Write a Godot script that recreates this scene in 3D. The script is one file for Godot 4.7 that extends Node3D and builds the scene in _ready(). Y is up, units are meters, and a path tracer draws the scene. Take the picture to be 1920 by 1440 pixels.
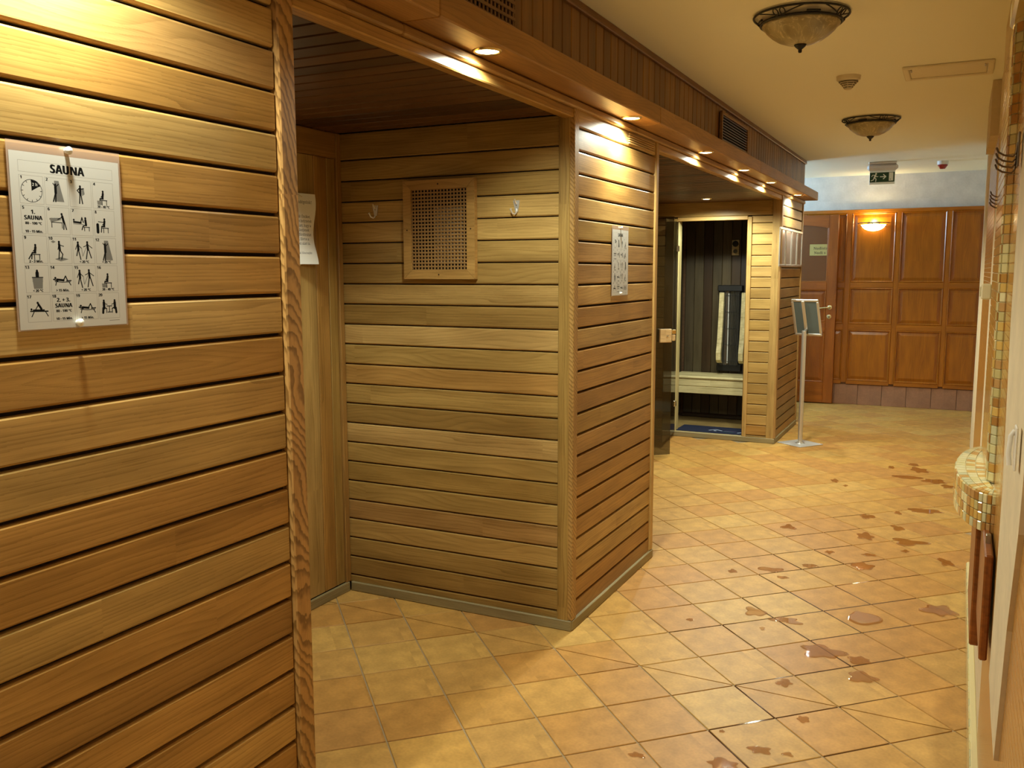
extends Node3D
# A sauna corridor: timber cabins on the left, plaster and mosaic on the right. Axes: -z runs down the corridor, +x to the right.

const XF := -1.395      # face of the cabins' cladding
const HC := 2.54        # ceiling height
var rng := RandomNumberGenerator.new()
var taken := {}
var mats := {}
var tex := {}
var boxes := {}

# ------------------------------------------------------------------ naming and tagging
func numbered(parent: Node, called: String) -> String:
	var key := str(parent.get_instance_id()) + called
	var n: int = taken.get(key, 0)
	taken[key] = n + 1
	return called if n == 0 else "%s_%03d" % [called, n]

func tag(o: Node, label: String, category: String, group := "", kind := "") -> Node:
	o.set_meta("label", label)
	o.set_meta("category", category)
	if group: o.set_meta("group", group)
	if kind: o.set_meta("kind", kind)
	return o

func thing(called: String, label: String, category: String, at := Vector3.ZERO, group := "", kind := "") -> Node3D:
	var o := Node3D.new()
	o.name = numbered(self, called)
	add_child(o, true)
	o.position = at
	tag(o, label, category, group, kind)
	return o

func part(parent: Node, called: String, mesh: Mesh, m: Material, at := Vector3.ZERO, b := Basis.IDENTITY) -> MeshInstance3D:
	var o := MeshInstance3D.new()
	o.name = numbered(parent, called)
	o.mesh = mesh
	o.material_override = m
	o.transform = Transform3D(b, at)
	parent.add_child(o, true)
	return o

func whole(called: String, mesh: Mesh, m: Material, label: String, category: String, at := Vector3.ZERO, group := "", kind := "") -> MeshInstance3D:
	var o := part(self, called, mesh, m, at)
	tag(o, label, category, group, kind)
	return o

# ------------------------------------------------------------------ mesh helpers
func st_new() -> SurfaceTool:
	var s := SurfaceTool.new()
	s.begin(Mesh.PRIMITIVE_TRIANGLES)
	return s

func tri(s: SurfaceTool, p: Array, n: Array, uv: Array) -> void:
	var c: Vector3 = (p[1] - p[0]).cross(p[2] - p[0])
	var mean: Vector3 = n[0] + n[1] + n[2]
	var order := [0, 1, 2] if c.dot(mean) < 0.0 else [0, 2, 1]
	for i in order:
		s.set_normal(n[i]); s.set_uv(uv[i]); s.add_vertex(p[i])

func metric_uv(p: Vector3, n: Vector3, su: float, sv: float, off: Vector2) -> Vector2:
	var a := n.abs()
	if a.z >= a.x and a.z >= a.y: return Vector2(p.x * su, -p.y * sv) + off
	if a.y >= a.x: return Vector2(p.x * su, p.z * sv) + off
	return Vector2(p.z * su, -p.y * sv) + off

func face(s: SurfaceTool, pts: Array, n: Vector3, su := 1.0, sv := 1.0, off := Vector2.ZERO) -> void:
	for i in range(1, pts.size() - 1):
		var q := [pts[0], pts[i], pts[i + 1]]
		tri(s, q, [n, n, n], q.map(func(v): return metric_uv(v, n, su, sv, off)))

func add_box(s: SurfaceTool, size: Vector3, at := Vector3.ZERO, b := 0.0, su := 1.0, sv := 1.0, off := Vector2.ZERO, basis := Basis.IDENTITY) -> void:
	var h := size / 2.0
	b = minf(b, minf(h.x, minf(h.y, h.z)) * 0.9)
	var V := func(k: int, sx: int, sy: int, sz: int) -> Vector3:
		var v := Vector3(sx * (h.x - b), sy * (h.y - b), sz * (h.z - b))
		v[k] = [sx, sy, sz][k] * h[k]
		return v
	var put := func(pts: Array, n: Vector3):
		n = n.normalized()
		for i in range(1, pts.size() - 1):
			var q := [pts[0], pts[i], pts[i + 1]]
			var uv := q.map(func(v): return metric_uv(v, n, su, sv, off))
			var nn := basis * n
			tri(s, q.map(func(v): return basis * v + at), [nn, nn, nn], uv)
	for k in 3:
		for sg in [-1, 1]:
			var pts := []
			for c in [[-1, -1], [1, -1], [1, 1], [-1, 1]]:
				var t := [0, 0, 0]; t[k] = sg; t[(k + 1) % 3] = c[0]; t[(k + 2) % 3] = c[1]
				pts.append(V.call(k, t[0], t[1], t[2]))
			var n := Vector3.ZERO; n[k] = sg
			put.call(pts, n)
	if b <= 0.0: return
	for k in 3:
		var i := (k + 1) % 3
		var j := (k + 2) % 3
		for a in [-1, 1]:
			for c in [-1, 1]:
				var t0 := [0, 0, 0]; t0[k] = -1; t0[i] = a; t0[j] = c
				var t1 := [0, 0, 0]; t1[k] = 1; t1[i] = a; t1[j] = c
				var n := Vector3.ZERO; n[i] = a; n[j] = c
				put.call([V.call(i, t0[0], t0[1], t0[2]), V.call(i, t1[0], t1[1], t1[2]), V.call(j, t1[0], t1[1], t1[2]), V.call(j, t0[0], t0[1], t0[2])], n)
	for x in [-1, 1]:
		for y in [-1, 1]:
			for z in [-1, 1]:
				put.call([V.call(0, x, y, z), V.call(1, x, y, z), V.call(2, x, y, z)], Vector3(x, y, z))

func box(size: Vector3, b := 0.0, su := 1.0, sv := 1.0, off := Vector2.ZERO) -> Mesh:
	var s := st_new()
	add_box(s, size, Vector3.ZERO, b, su, sv, off)
	return s.commit()

func shared_box(size: Vector3, b := 0.0) -> Mesh:
	var key := "%s %s" % [size, b]
	if not boxes.has(key): boxes[key] = box(size, b)
	return boxes[key]

# profile: [radius, height] pairs from bottom to top (outside to the right of travel), turned round the y axis
func add_lathe(s: SurfaceTool, prof: Array, seg := 32, at := Vector3.ZERO, arc := TAU, start := 0.0, flat := false) -> void:
	var nrm := []
	for i in prof.size():
		var a: Vector2 = prof[maxi(i - 1, 0)]
		var c: Vector2 = prof[mini(i + 1, prof.size() - 1)]
		var d := c - a
		nrm.append(Vector2(d.y, -d.x).normalized())
	for i in prof.size() - 1:
		for j in seg:
			var P := []; var N := []; var U := []
			for q in [[i, j], [i, j + 1], [i + 1, j + 1], [i + 1, j]]:
				var t: float = start + arc * q[1] / seg
				var r: Vector2 = prof[q[0]]
				var n: Vector2 = nrm[q[0]]
				if flat:
					var d: Vector2 = prof[i + 1] - prof[i]
					n = Vector2(d.y, -d.x).normalized()
				P.append(Vector3(r.x * cos(t), r.y, r.x * sin(t)) + at)
				N.append(Vector3(n.x * cos(t), n.y, n.x * sin(t)))
				U.append(Vector2(t / TAU * 2.0, float(q[0]) / prof.size()))
			tri(s, [P[0], P[1], P[2]], [N[0], N[1], N[2]], [U[0], U[1], U[2]])
			tri(s, [P[0], P[2], P[3]], [N[0], N[2], N[3]], [U[0], U[2], U[3]])

func lathe(prof: Array, seg := 32, arc := TAU, start := 0.0, flat := false) -> Mesh:
	var s := st_new()
	add_lathe(s, prof, seg, Vector3.ZERO, arc, start, flat)
	return s.commit()

func add_tube(s: SurfaceTool, pts: Array, r: float, seg := 8, closed := false) -> void:
	var n := pts.size()
	var rings := []
	var up := Vector3(0.13, 0.97, 0.21).normalized()
	for i in n:
		var d: Vector3
		if closed: d = (pts[(i + 1) % n] - pts[(i + n - 1) % n]).normalized()
		else: d = (pts[mini(i + 1, n - 1)] - pts[maxi(i - 1, 0)]).normalized()
		if absf(d.dot(up)) > 0.95: up = Vector3(0.9, 0.1, 0.4).normalized()
		var a := d.cross(up).normalized()
		var b := d.cross(a).normalized()
		up = -b if b.dot(up) < 0 else b
		a = d.cross(up).normalized()
		var ring := []
		for k in seg:
			var t := TAU * k / seg
			ring.append(a * cos(t) + up * sin(t))
		rings.append(ring)
	for i in (n if closed else n - 1):
		var j := (i + 1) % n
		for k in seg:
			var l := (k + 1) % seg
			var P := [pts[i] + rings[i][k] * r, pts[i] + rings[i][l] * r, pts[j] + rings[j][l] * r, pts[j] + rings[j][k] * r]
			var N := [rings[i][k], rings[i][l], rings[j][l], rings[j][k]]
			var u := Vector2.ZERO
			tri(s, [P[0], P[1], P[2]], [N[0], N[1], N[2]], [u, u, u])
			tri(s, [P[0], P[2], P[3]], [N[0], N[2], N[3]], [u, u, u])
	if not closed:
		for e in [0, n - 1]:
			var d: Vector3 = (pts[0] - pts[1]).normalized() if e == 0 else (pts[n - 1] - pts[n - 2]).normalized()
			for k in range(1, seg - 1):
				tri(s, [pts[e] + rings[e][0] * r, pts[e] + rings[e][k] * r, pts[e] + rings[e][k + 1] * r], [d, d, d], [Vector2.ZERO, Vector2.ZERO, Vector2.ZERO])

func tube(pts: Array, r: float, seg := 8, closed := false) -> Mesh:
	var s := st_new()
	add_tube(s, pts, r, seg, closed)
	return s.commit()

# a polygon in the xy plane pushed from z0 to z1
func add_prism(s: SurfaceTool, poly: PackedVector2Array, z0: float, z1: float, su := 1.0, sv := 1.0, off := Vector2.ZERO) -> void:
	var idx := Geometry2D.triangulate_polygon(poly)
	for i in range(0, idx.size(), 3):
		for z in [z0, z1]:
			var n := Vector3(0, 0, -1 if z == minf(z0, z1) else 1)
			var q := []
			for k in 3: q.append(Vector3(poly[idx[i + k]].x, poly[idx[i + k]].y, z))
			tri(s, q, [n, n, n], q.map(func(v): return metric_uv(v, n, su, sv, off)))
	var cw := Geometry2D.is_polygon_clockwise(poly)
	for i in poly.size():
		var a := poly[i]
		var b := poly[(i + 1) % poly.size()]
		var d := (b - a).normalized()
		var n := Vector3(d.y, -d.x, 0) * (-1.0 if cw else 1.0)
		face(s, [Vector3(a.x, a.y, z0), Vector3(b.x, b.y, z0), Vector3(b.x, b.y, z1), Vector3(a.x, a.y, z1)], n, su, sv, off)

func prism(poly: PackedVector2Array, z0: float, z1: float, su := 1.0, sv := 1.0, off := Vector2.ZERO) -> Mesh:
	var s := st_new()
	add_prism(s, poly, z0, z1, su, sv, off)
	return s.commit()

# ------------------------------------------------------------------ materials
func mat(key: String, c: Color, rough := 0.6, metal := 0.0) -> StandardMaterial3D:
	if not mats.has(key):
		var m := StandardMaterial3D.new()
		m.resource_name = key
		m.albedo_color = c
		m.roughness = rough
		m.metallic = metal
		mats[key] = m
	return mats[key]

func glow(key: String, c: Color, e: float) -> StandardMaterial3D:
	var m := mat(key, c, 0.5)
	m.emission_enabled = true
	m.emission = c
	m.emission_energy_multiplier = e
	return m

func noise(sd: int, f: float, oct := 3) -> FastNoiseLite:
	var n := FastNoiseLite.new()
	n.seed = sd
	n.noise_type = FastNoiseLite.TYPE_SIMPLEX_SMOOTH
	n.frequency = f
	n.fractal_octaves = oct
	return n

# timber: u runs along the grain. kind 0 quarter-sawn stripes, 1 flame grain, 2 coarse wavy dark rings
func grain(kind: int, w: int, h: int) -> ImageTexture:
	var warp := noise(11 + kind, 1.0, 2)
	var fib := noise(31 + kind, 1.0, 2)
	var blotch := noise(51 + kind, 1.0, 2)
	var data := PackedByteArray()
	data.resize(w * h * 3)
	var k := 0
	for y in h:
		var v := float(y) / h
		for x in w:
			var u := float(x) / w
			var ring: float
			var dark: float
			if kind == 0:
				var t: float = v * 22.0 + 0.8 * warp.get_noise_2d(u * 3.0, v * 2.0) + 1.5 * warp.get_noise_2d(9.0, v * 5.0)
				ring = t - floorf(t)
				dark = 0.13 * pow(ring, 3.0)
			elif kind == 1:
				var t: float = absf(v - 0.5) * 15.0 + 2.6 * warp.get_noise_2d(u * 2.0, v * 1.2) + 2.5 * u
				ring = t - floorf(t)
				dark = 0.09 * pow(ring, 3.0)
			elif kind == 3:
				var t: float = v * 16.0 + 90.0 * u + 1.5 * warp.get_noise_2d(u * 5.0, v * 1.5)
				ring = t - floorf(t)
				dark = 0.2 * smoothstep(0.4, 0.85, ring) * (1.0 - smoothstep(0.9, 1.0, ring))
			else:
				var t: float = v * 9.0 + 40.0 * u + 2.0 * warp.get_noise_2d(u * 5.0, v * 1.5) + 0.22 * warp.get_noise_2d(u * 60.0, v * 12.0)
				ring = t - floorf(t)
				dark = 0.27 * smoothstep(0.35, 0.9, ring) * (1.0 - smoothstep(0.93, 1.0, ring))
			dark += 0.07 * fib.get_noise_2d(u * 12.0, v * 160.0) + 0.09 * blotch.get_noise_2d(u * 3.0, v * 3.0)
			var l := clampf(0.88 - dark, 0.0, 1.0)
			data[k] = int(255.0 * clampf(l * 1.0, 0, 1))
			data[k + 1] = int(255.0 * clampf(l - 0.12 * dark, 0, 1))
			data[k + 2] = int(255.0 * clampf(l - 0.35 * dark, 0, 1))
			k += 3
	return ImageTexture.create_from_image(Image.create_from_data(w, h, false, Image.FORMAT_RGB8, data))

func mottle(sd: int, lo: float, size := 256) -> ImageTexture:
	var a := noise(sd, 0.02, 4)
	var b := noise(sd + 1, 0.16, 3)
	var data := PackedByteArray()
	data.resize(size * size * 3)
	var k := 0
	for y in size:
		for x in size:
			var l := clampf(0.92 + lo * a.get_noise_2d(x, y) + lo * 0.45 * b.get_noise_2d(x, y), 0, 1)
			data[k] = int(255 * l); data[k + 1] = int(255 * clampf(l - 0.02 + lo * 0.1 * b.get_noise_2d(x + 900, y), 0, 1)); data[k + 2] = int(255 * clampf(l - 0.03, 0, 1))
			k += 3
	return ImageTexture.create_from_image(Image.create_from_data(size, size, false, Image.FORMAT_RGB8, data))

const TINTS := ["cb9b54", "d6ab64", "bf8f49", "c29658", "bc9650", "dab26d", "b28546", "c9a360", "bc9754", "c7a15a", "b08b4b", "d2aa62", "9c7a48", "a88250", "8e6e42"]
func wood(kind := 0, t := -1) -> StandardMaterial3D:
	if t < 0: t = rng.randi() % 8
	var key := "cedar_%d_%d" % [kind, t]
	if not mats.has(key):
		var m := mat(key, Color(TINTS[t]), 0.42)
		m.albedo_texture = tex["grain%d" % kind]
		m.metallic_specular = 0.45
	return mats[key]

func timber(key: String, c: String, kind := 0, rough := 0.42) -> StandardMaterial3D:
	if not mats.has(key):
		var m := mat(key, Color(c), rough)
		m.albedo_texture = tex["grain%d" % kind]
	return mats[key]

# a board: l along its own x, h its y, t its z, chamfered, the grain shifted from board to board
func board(parent: Node, called: String, l: float, h: float, t: float, at: Vector3, b: Basis, m: Material, ch := 0.0035) -> MeshInstance3D:
	return part(parent, called, box(Vector3(l, h, t), ch, 0.6, 4.0, Vector2(rng.randf(), rng.randf())), m, at, b)

var TO_X := Basis(Vector3(0, 0, -1), Vector3.UP, Vector3(1, 0, 0))     # face (+z) turned to +x, length along -z
var TO_Z := Basis.IDENTITY                                             # face towards +z, length along x
var UP_X := Basis(Vector3.UP, Vector3(0, 0, 1), Vector3(1, 0, 0))      # upright, face to +x
var UP_Z := Basis(Vector3.UP, Vector3(-1, 0, 0), Vector3(0, 0, 1))     # upright, face to +z
var TO_NX := Basis(Vector3(0, 0, 1), Vector3.UP, Vector3(-1, 0, 0))    # face to -x

# one lying cladding board: lower front edge cut back, upper front edge rounded
func clad_board(parent: Node, l: float, h: float, at: Vector3, b: Basis, m: Material) -> void:
	var y := h / 2
	var P := [Vector2(-y, -0.008), Vector2(y, -0.008), Vector2(y, 0.0035), Vector2(y - 0.0013, 0.0066), Vector2(y - 0.0045, 0.008), Vector2(-y + 0.005, 0.008), Vector2(-y + 0.001, 0.0045), Vector2(-y, 0.002)]
	var off := Vector2(rng.randf(), rng.randf())
	var s := st_new()
	for i in P.size():
		var a: Vector2 = P[i]
		var c: Vector2 = P[(i + 1) % P.size()]
		var d := (c - a).normalized()
		var n := Vector3(0, -d.y, d.x)
		if n.dot(Vector3(0, (a + c).x, (a + c).y)) < 0: n = -n
		face(s, [Vector3(-l / 2, a.x, a.y), Vector3(l / 2, a.x, a.y), Vector3(l / 2, c.x, c.y), Vector3(-l / 2, c.x, c.y)], n, 0.6, 4.0, off)
	for e in [-1, 1]:
		face(s, P.map(func(q): return Vector3(e * l / 2, q.x, q.y)), Vector3(e, 0, 0), 0.6, 4.0, off)
	part(parent, "board", s.commit(), m, at, b)

# lying cladding on the plane x = xf (face to +x) from z0 (near) to z1 (far)
func clad_x(parent: Node, xf: float, z0: float, z1: float, y0: float, pitch: float, top: float, tints := []) -> void:
	var y := y0
	while y < top - 0.01:
		var a := maxf(y, 0.035)
		var c := minf(y + pitch - 0.0075, top)
		if top - y - pitch < 0.045: c = top
		if c - a > 0.015:
			clad_board(parent, absf(z0 - z1), c - a, Vector3(xf - 0.008, (a + c) / 2, (z0 + z1) / 2), TO_X, wood(0 if rng.randf() < 0.75 else 1, -1 if tints.is_empty() else tints[rng.randi() % tints.size()]))
		y += pitch if top - y - pitch >= 0.045 else 9.0

func clad_z(parent: Node, zf: float, x0: float, x1: float, y0: float, pitch: float, top: float) -> void:
	var y := y0
	while y < top - 0.01:
		var a := maxf(y, 0.035)
		var c := minf(y + pitch - 0.0048, top)
		if top - y - pitch < 0.045: c = top
		if c - a > 0.015:
			clad_board(parent, absf(x0 - x1), c - a, Vector3((x0 + x1) / 2, (a + c) / 2, zf - 0.008), TO_Z, wood(0 if rng.randf() < 0.7 else 1, 8 + rng.randi() % 4 if rng.randf() < 0.75 else -1))
		y += pitch if top - y - pitch >= 0.045 else 9.0

# ------------------------------------------------------------------ drawing on images
func px_blend(im: Image, x: int, y: int, c: Color, a: float) -> void:
	if a <= 0.0 or x < 0 or y < 0 or x >= im.get_width() or y >= im.get_height(): return
	im.set_pixel(x, y, im.get_pixel(x, y).lerp(c, minf(a, 1.0)))

func draw_line_on(im: Image, a: Vector2, b: Vector2, w: float, c: Color, w2 := -1.0) -> void:
	if w2 < 0.0: w2 = w
	var r := maxf(w, w2) / 2 + 1.5
	var lo := a.min(b) - Vector2(r, r)
	var hi := a.max(b) + Vector2(r, r)
	var d := b - a
	for y in range(int(lo.y), int(hi.y) + 1):
		for x in range(int(lo.x), int(hi.x) + 1):
			var p := Vector2(x + 0.5, y + 0.5)
			var t := clampf((p - a).dot(d) / maxf(d.length_squared(), 1e-6), 0, 1)
			px_blend(im, x, y, c, lerpf(w, w2, t) / 2 - p.distance_to(a + d * t) + 0.5)

func draw_poly_on(im: Image, pts: PackedVector2Array, c: Color) -> void:
	var lo := pts[0]; var hi := pts[0]
	for p in pts: lo = lo.min(p); hi = hi.max(p)
	for y in range(int(lo.y), int(hi.y) + 1):
		for x in range(int(lo.x), int(hi.x) + 1):
			if Geometry2D.is_point_in_polygon(Vector2(x + 0.5, y + 0.5), pts): px_blend(im, x, y, c, 1.0)

func draw_text_on(im: Image, text: String, at: Vector2, size: float, c: Color, bold := false, serif := false, align := 1) -> void:
	var f := SystemFont.new()
	f.font_names = PackedStringArray(["Droid Serif" if serif else "Droid Sans"])
	f.font_weight = 700 if bold else 400
	var t := TextMesh.new()
	t.font = f; t.text = text; t.font_size = 64; t.pixel_size = size / 64.0; t.depth = 0.0; t.curve_step = 1.0
	t.horizontal_alignment = [HORIZONTAL_ALIGNMENT_LEFT, HORIZONTAL_ALIGNMENT_CENTER, HORIZONTAL_ALIGNMENT_RIGHT][align]
	if t.get_surface_count() == 0: return
	var arr := t.surface_get_arrays(0)
	var v: PackedVector3Array = arr[Mesh.ARRAY_VERTEX]
	var idx: PackedInt32Array = arr[Mesh.ARRAY_INDEX] if arr[Mesh.ARRAY_INDEX] != null else PackedInt32Array(range(v.size()))
	for i in range(0, idx.size(), 3):
		var q := PackedVector2Array()
		for k in 3: q.append(Vector2(v[idx[i + k]].x, -v[idx[i + k]].y) + at)
		if absf((q[1] - q[0]).cross(q[2] - q[0])) < 0.01: continue
		draw_poly_on(im, q, c)

# ------------------------------------------------------------------ the light of the place
func spot(at: Vector3, aim: Vector3, c: Color, e: float, angle: float, size := 0.03, blend := 0.8) -> void:
	var l := SpotLight3D.new()
	l.name = "spot_beam"
	l.light_color = c; l.light_energy = e; l.spot_angle = angle; l.spot_angle_attenuation = blend
	l.light_size = size; l.spot_range = 14.0; l.spot_attenuation = 2.0; l.shadow_enabled = true
	add_child(l, true)
	l.look_at_from_position(at, at + aim, Vector3.FORWARD if absf(aim.normalized().y) > 0.9 else Vector3.UP)

func omni(at: Vector3, c: Color, e: float, size := 0.05) -> void:
	var l := OmniLight3D.new()
	l.name = "bulb_light"
	l.light_color = c; l.light_energy = e; l.light_size = size; l.omni_range = 16.0; l.omni_attenuation = 2.0; l.shadow_enabled = true
	add_child(l, true)
	l.position = at

const WARM := Color(1.0, 0.80, 0.50)
const SPOT_E := 1.6
const FILL_E := 0.22
const COOL_E := 7.5

func _ready() -> void:
	rng.seed = 7
	# camera, environment, exposure
	var cam := Camera3D.new()
	cam.name = "camera"
	cam.fov = 46.3138
	cam.near = 0.02
	cam.far = 60.0
	add_child(cam)
	cam.transform = Transform3D(Basis(Vector3(0.89549, -0.00231, -0.44507), Vector3(-0.05324, 0.99225, -0.11227), Vector3(0.44188, 0.12423, 0.88843)).orthonormalized(), Vector3(0, 1.5, 0))
	cam.current = true
	var we := WorldEnvironment.new()
	we.name = "environment"
	var env := Environment.new()
	env.background_mode = Environment.BG_COLOR
	env.background_color = Color.BLACK
	env.tonemap_mode = Environment.TONE_MAPPER_LINEAR
	env.tonemap_exposure = 1.0
	env.sdfgi_enabled = true
	env.ssao_enabled = true
	env.ssil_enabled = true
	we.environment = env
	add_child(we)
	for k in 4: tex["grain%d" % k] = grain(k, 1024, 256)
	tex["mottle"] = mottle(5, 0.10)
	tex["plaster"] = mottle(15, 0.05)
	make_floor()
	make_cabins()
	make_band()
	make_far_end()
	make_right_wall()
	make_ceiling()
	make_infrared_cabin()
	make_small_things()
	make_puddles()

# ------------------------------------------------------------------ floor
func make_floor() -> void:
	var fl := part(self, "floor", box(Vector3(4.0, 0.1, 12.9)), mat("grout", Color("a08a68"), 0.9), Vector3(-1.6, -0.0535, -4.6))
	tag(fl, "terracotta tiled floor laid diagonally, wet in the middle of the corridor", "floor", "", "structure")
	var cols := ["d1a45a", "cb9c53", "d4ab60", "c99750", "cda15a", "d0a356", "c79552"]
	var ms := []
	for i in cols.size():
		var m := mat("terracotta_%d" % i, Color(cols[i]), 0.45)
		m.albedo_texture = tex["mottle"]
		m.metallic_specular = 0.3
		ms.append(m)
	var S := 0.25506
	var A := Vector3(0.71630, 0, -0.69779)
	var B := Vector3(0.69779, 0, 0.71630)
	var O := Vector3(-1.02337, 0, -3.15321)
	var meshes := []
	for k in 5: meshes.append(box(Vector3(S - 0.0052, 0.012, S - 0.0052), 0.0018, 1.7, 1.7, Vector2(rng.randf(), rng.randf())))
	var h := S / 2 - 0.0026
	var halves := []
	for sg in [1, -1]:
		var g := 0.0022
		var p := PackedVector2Array([Vector2(-h + (g if sg > 0 else 0.0), -(-h) - (0.0 if sg > 0 else g)), Vector2(h, -h), Vector2(h, h)])
		if sg > 0: p = PackedVector2Array([Vector2(-h + 2 * g, -h), Vector2(h, -h), Vector2(h, h - 2 * g)])
		else: p = PackedVector2Array([Vector2(-h, -h + 2 * g), Vector2(h - 2 * g, h), Vector2(-h, h)])
		halves.append(prism(p, -0.006, 0.006, 1.7, 1.7, Vector2(0.3, 0.6)))
	var basis := Basis(A, Vector3.UP, B)
	var flat := basis * Basis(Vector3(1, 0, 0), Vector3(0, 0, 1), Vector3(0, -1, 0))   # prism's xy laid into the floor's a-b
	var rest := st_new()
	for i in range(-34, 34):
		for j in range(-34, 34):
			var c := O + A * S * (i + 0.5) + B * S * (j + 0.5)
			var inside := c.x > -1.56 and c.x < 0.27 and c.z < 1.7 and c.z > -10.9
			inside = inside or (c.x > -2.66 and c.x < -1.3 and c.z < -1.6 and c.z > -3.4)
			inside = inside or (c.x > -2.66 and c.x < -1.3 and c.z < -4.4 and c.z > -8.0)
			inside = inside or (c.x > -3.5 and c.x < -1.3 and c.z < -9.05 and c.z > -10.9)
			if not inside: continue
			var seen := (c.x > -1.52 and c.x < 0.2 and c.z < -2.0 and c.z > -10.75)
			seen = seen or (c.x < -1.4 and c.z < -2.2 and c.z > -3.4) or (c.x < -1.4 and c.z < -6.2 and c.z > -8.0) or (c.x > -1.9 and c.x < -1.4 and c.z < -9.3)
			if seen:
				var y := -0.006
				var w := Basis(Vector3(1, 0, 0), rng.randf_range(-0.002, 0.002)) * Basis(Vector3(0, 0, 1), rng.randf_range(-0.002, 0.002))
				if i == j:
					var m = ms[rng.randi() % ms.size()]
					for hm in halves: part(fl, "tile", hm, m, c - fl.position + Vector3(0, y, 0), flat)
				else:
					part(fl, "tile", meshes[rng.randi() % 5], ms[rng.randi() % ms.size()], c - fl.position + Vector3(0, y, 0), basis * w)
			else:
				add_box(rest, Vector3(S - 0.0052, 0.012, S - 0.0052), c - fl.position + Vector3(0, -0.006, 0), 0.0, 1.7, 1.7, Vector2(rng.randf(), rng.randf()), basis)
	part(fl, "tile_field", rest.commit(), ms[0]).set_meta("kind", "stuff")

# ------------------------------------------------------------------ sauna cabins
func base_trim(p: Node, a: Vector3, b: Vector3, face: Vector3) -> void:
	var l := a.distance_to(b)
	var bs := TO_X if absf(face.x) > 0.5 else TO_Z
	board(p, "base_trim", l, 0.044, 0.014, (a + b) / 2 + Vector3(0, 0.0225, 0) - face * 0.002, bs, timber("weathered", "a8976a", 0, 0.6), 0.003)

func cabin_wall(n: int, label: String) -> Node3D:
	return thing("wall_left_%d" % n, label, "wall", Vector3.ZERO, "", "structure")

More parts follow.
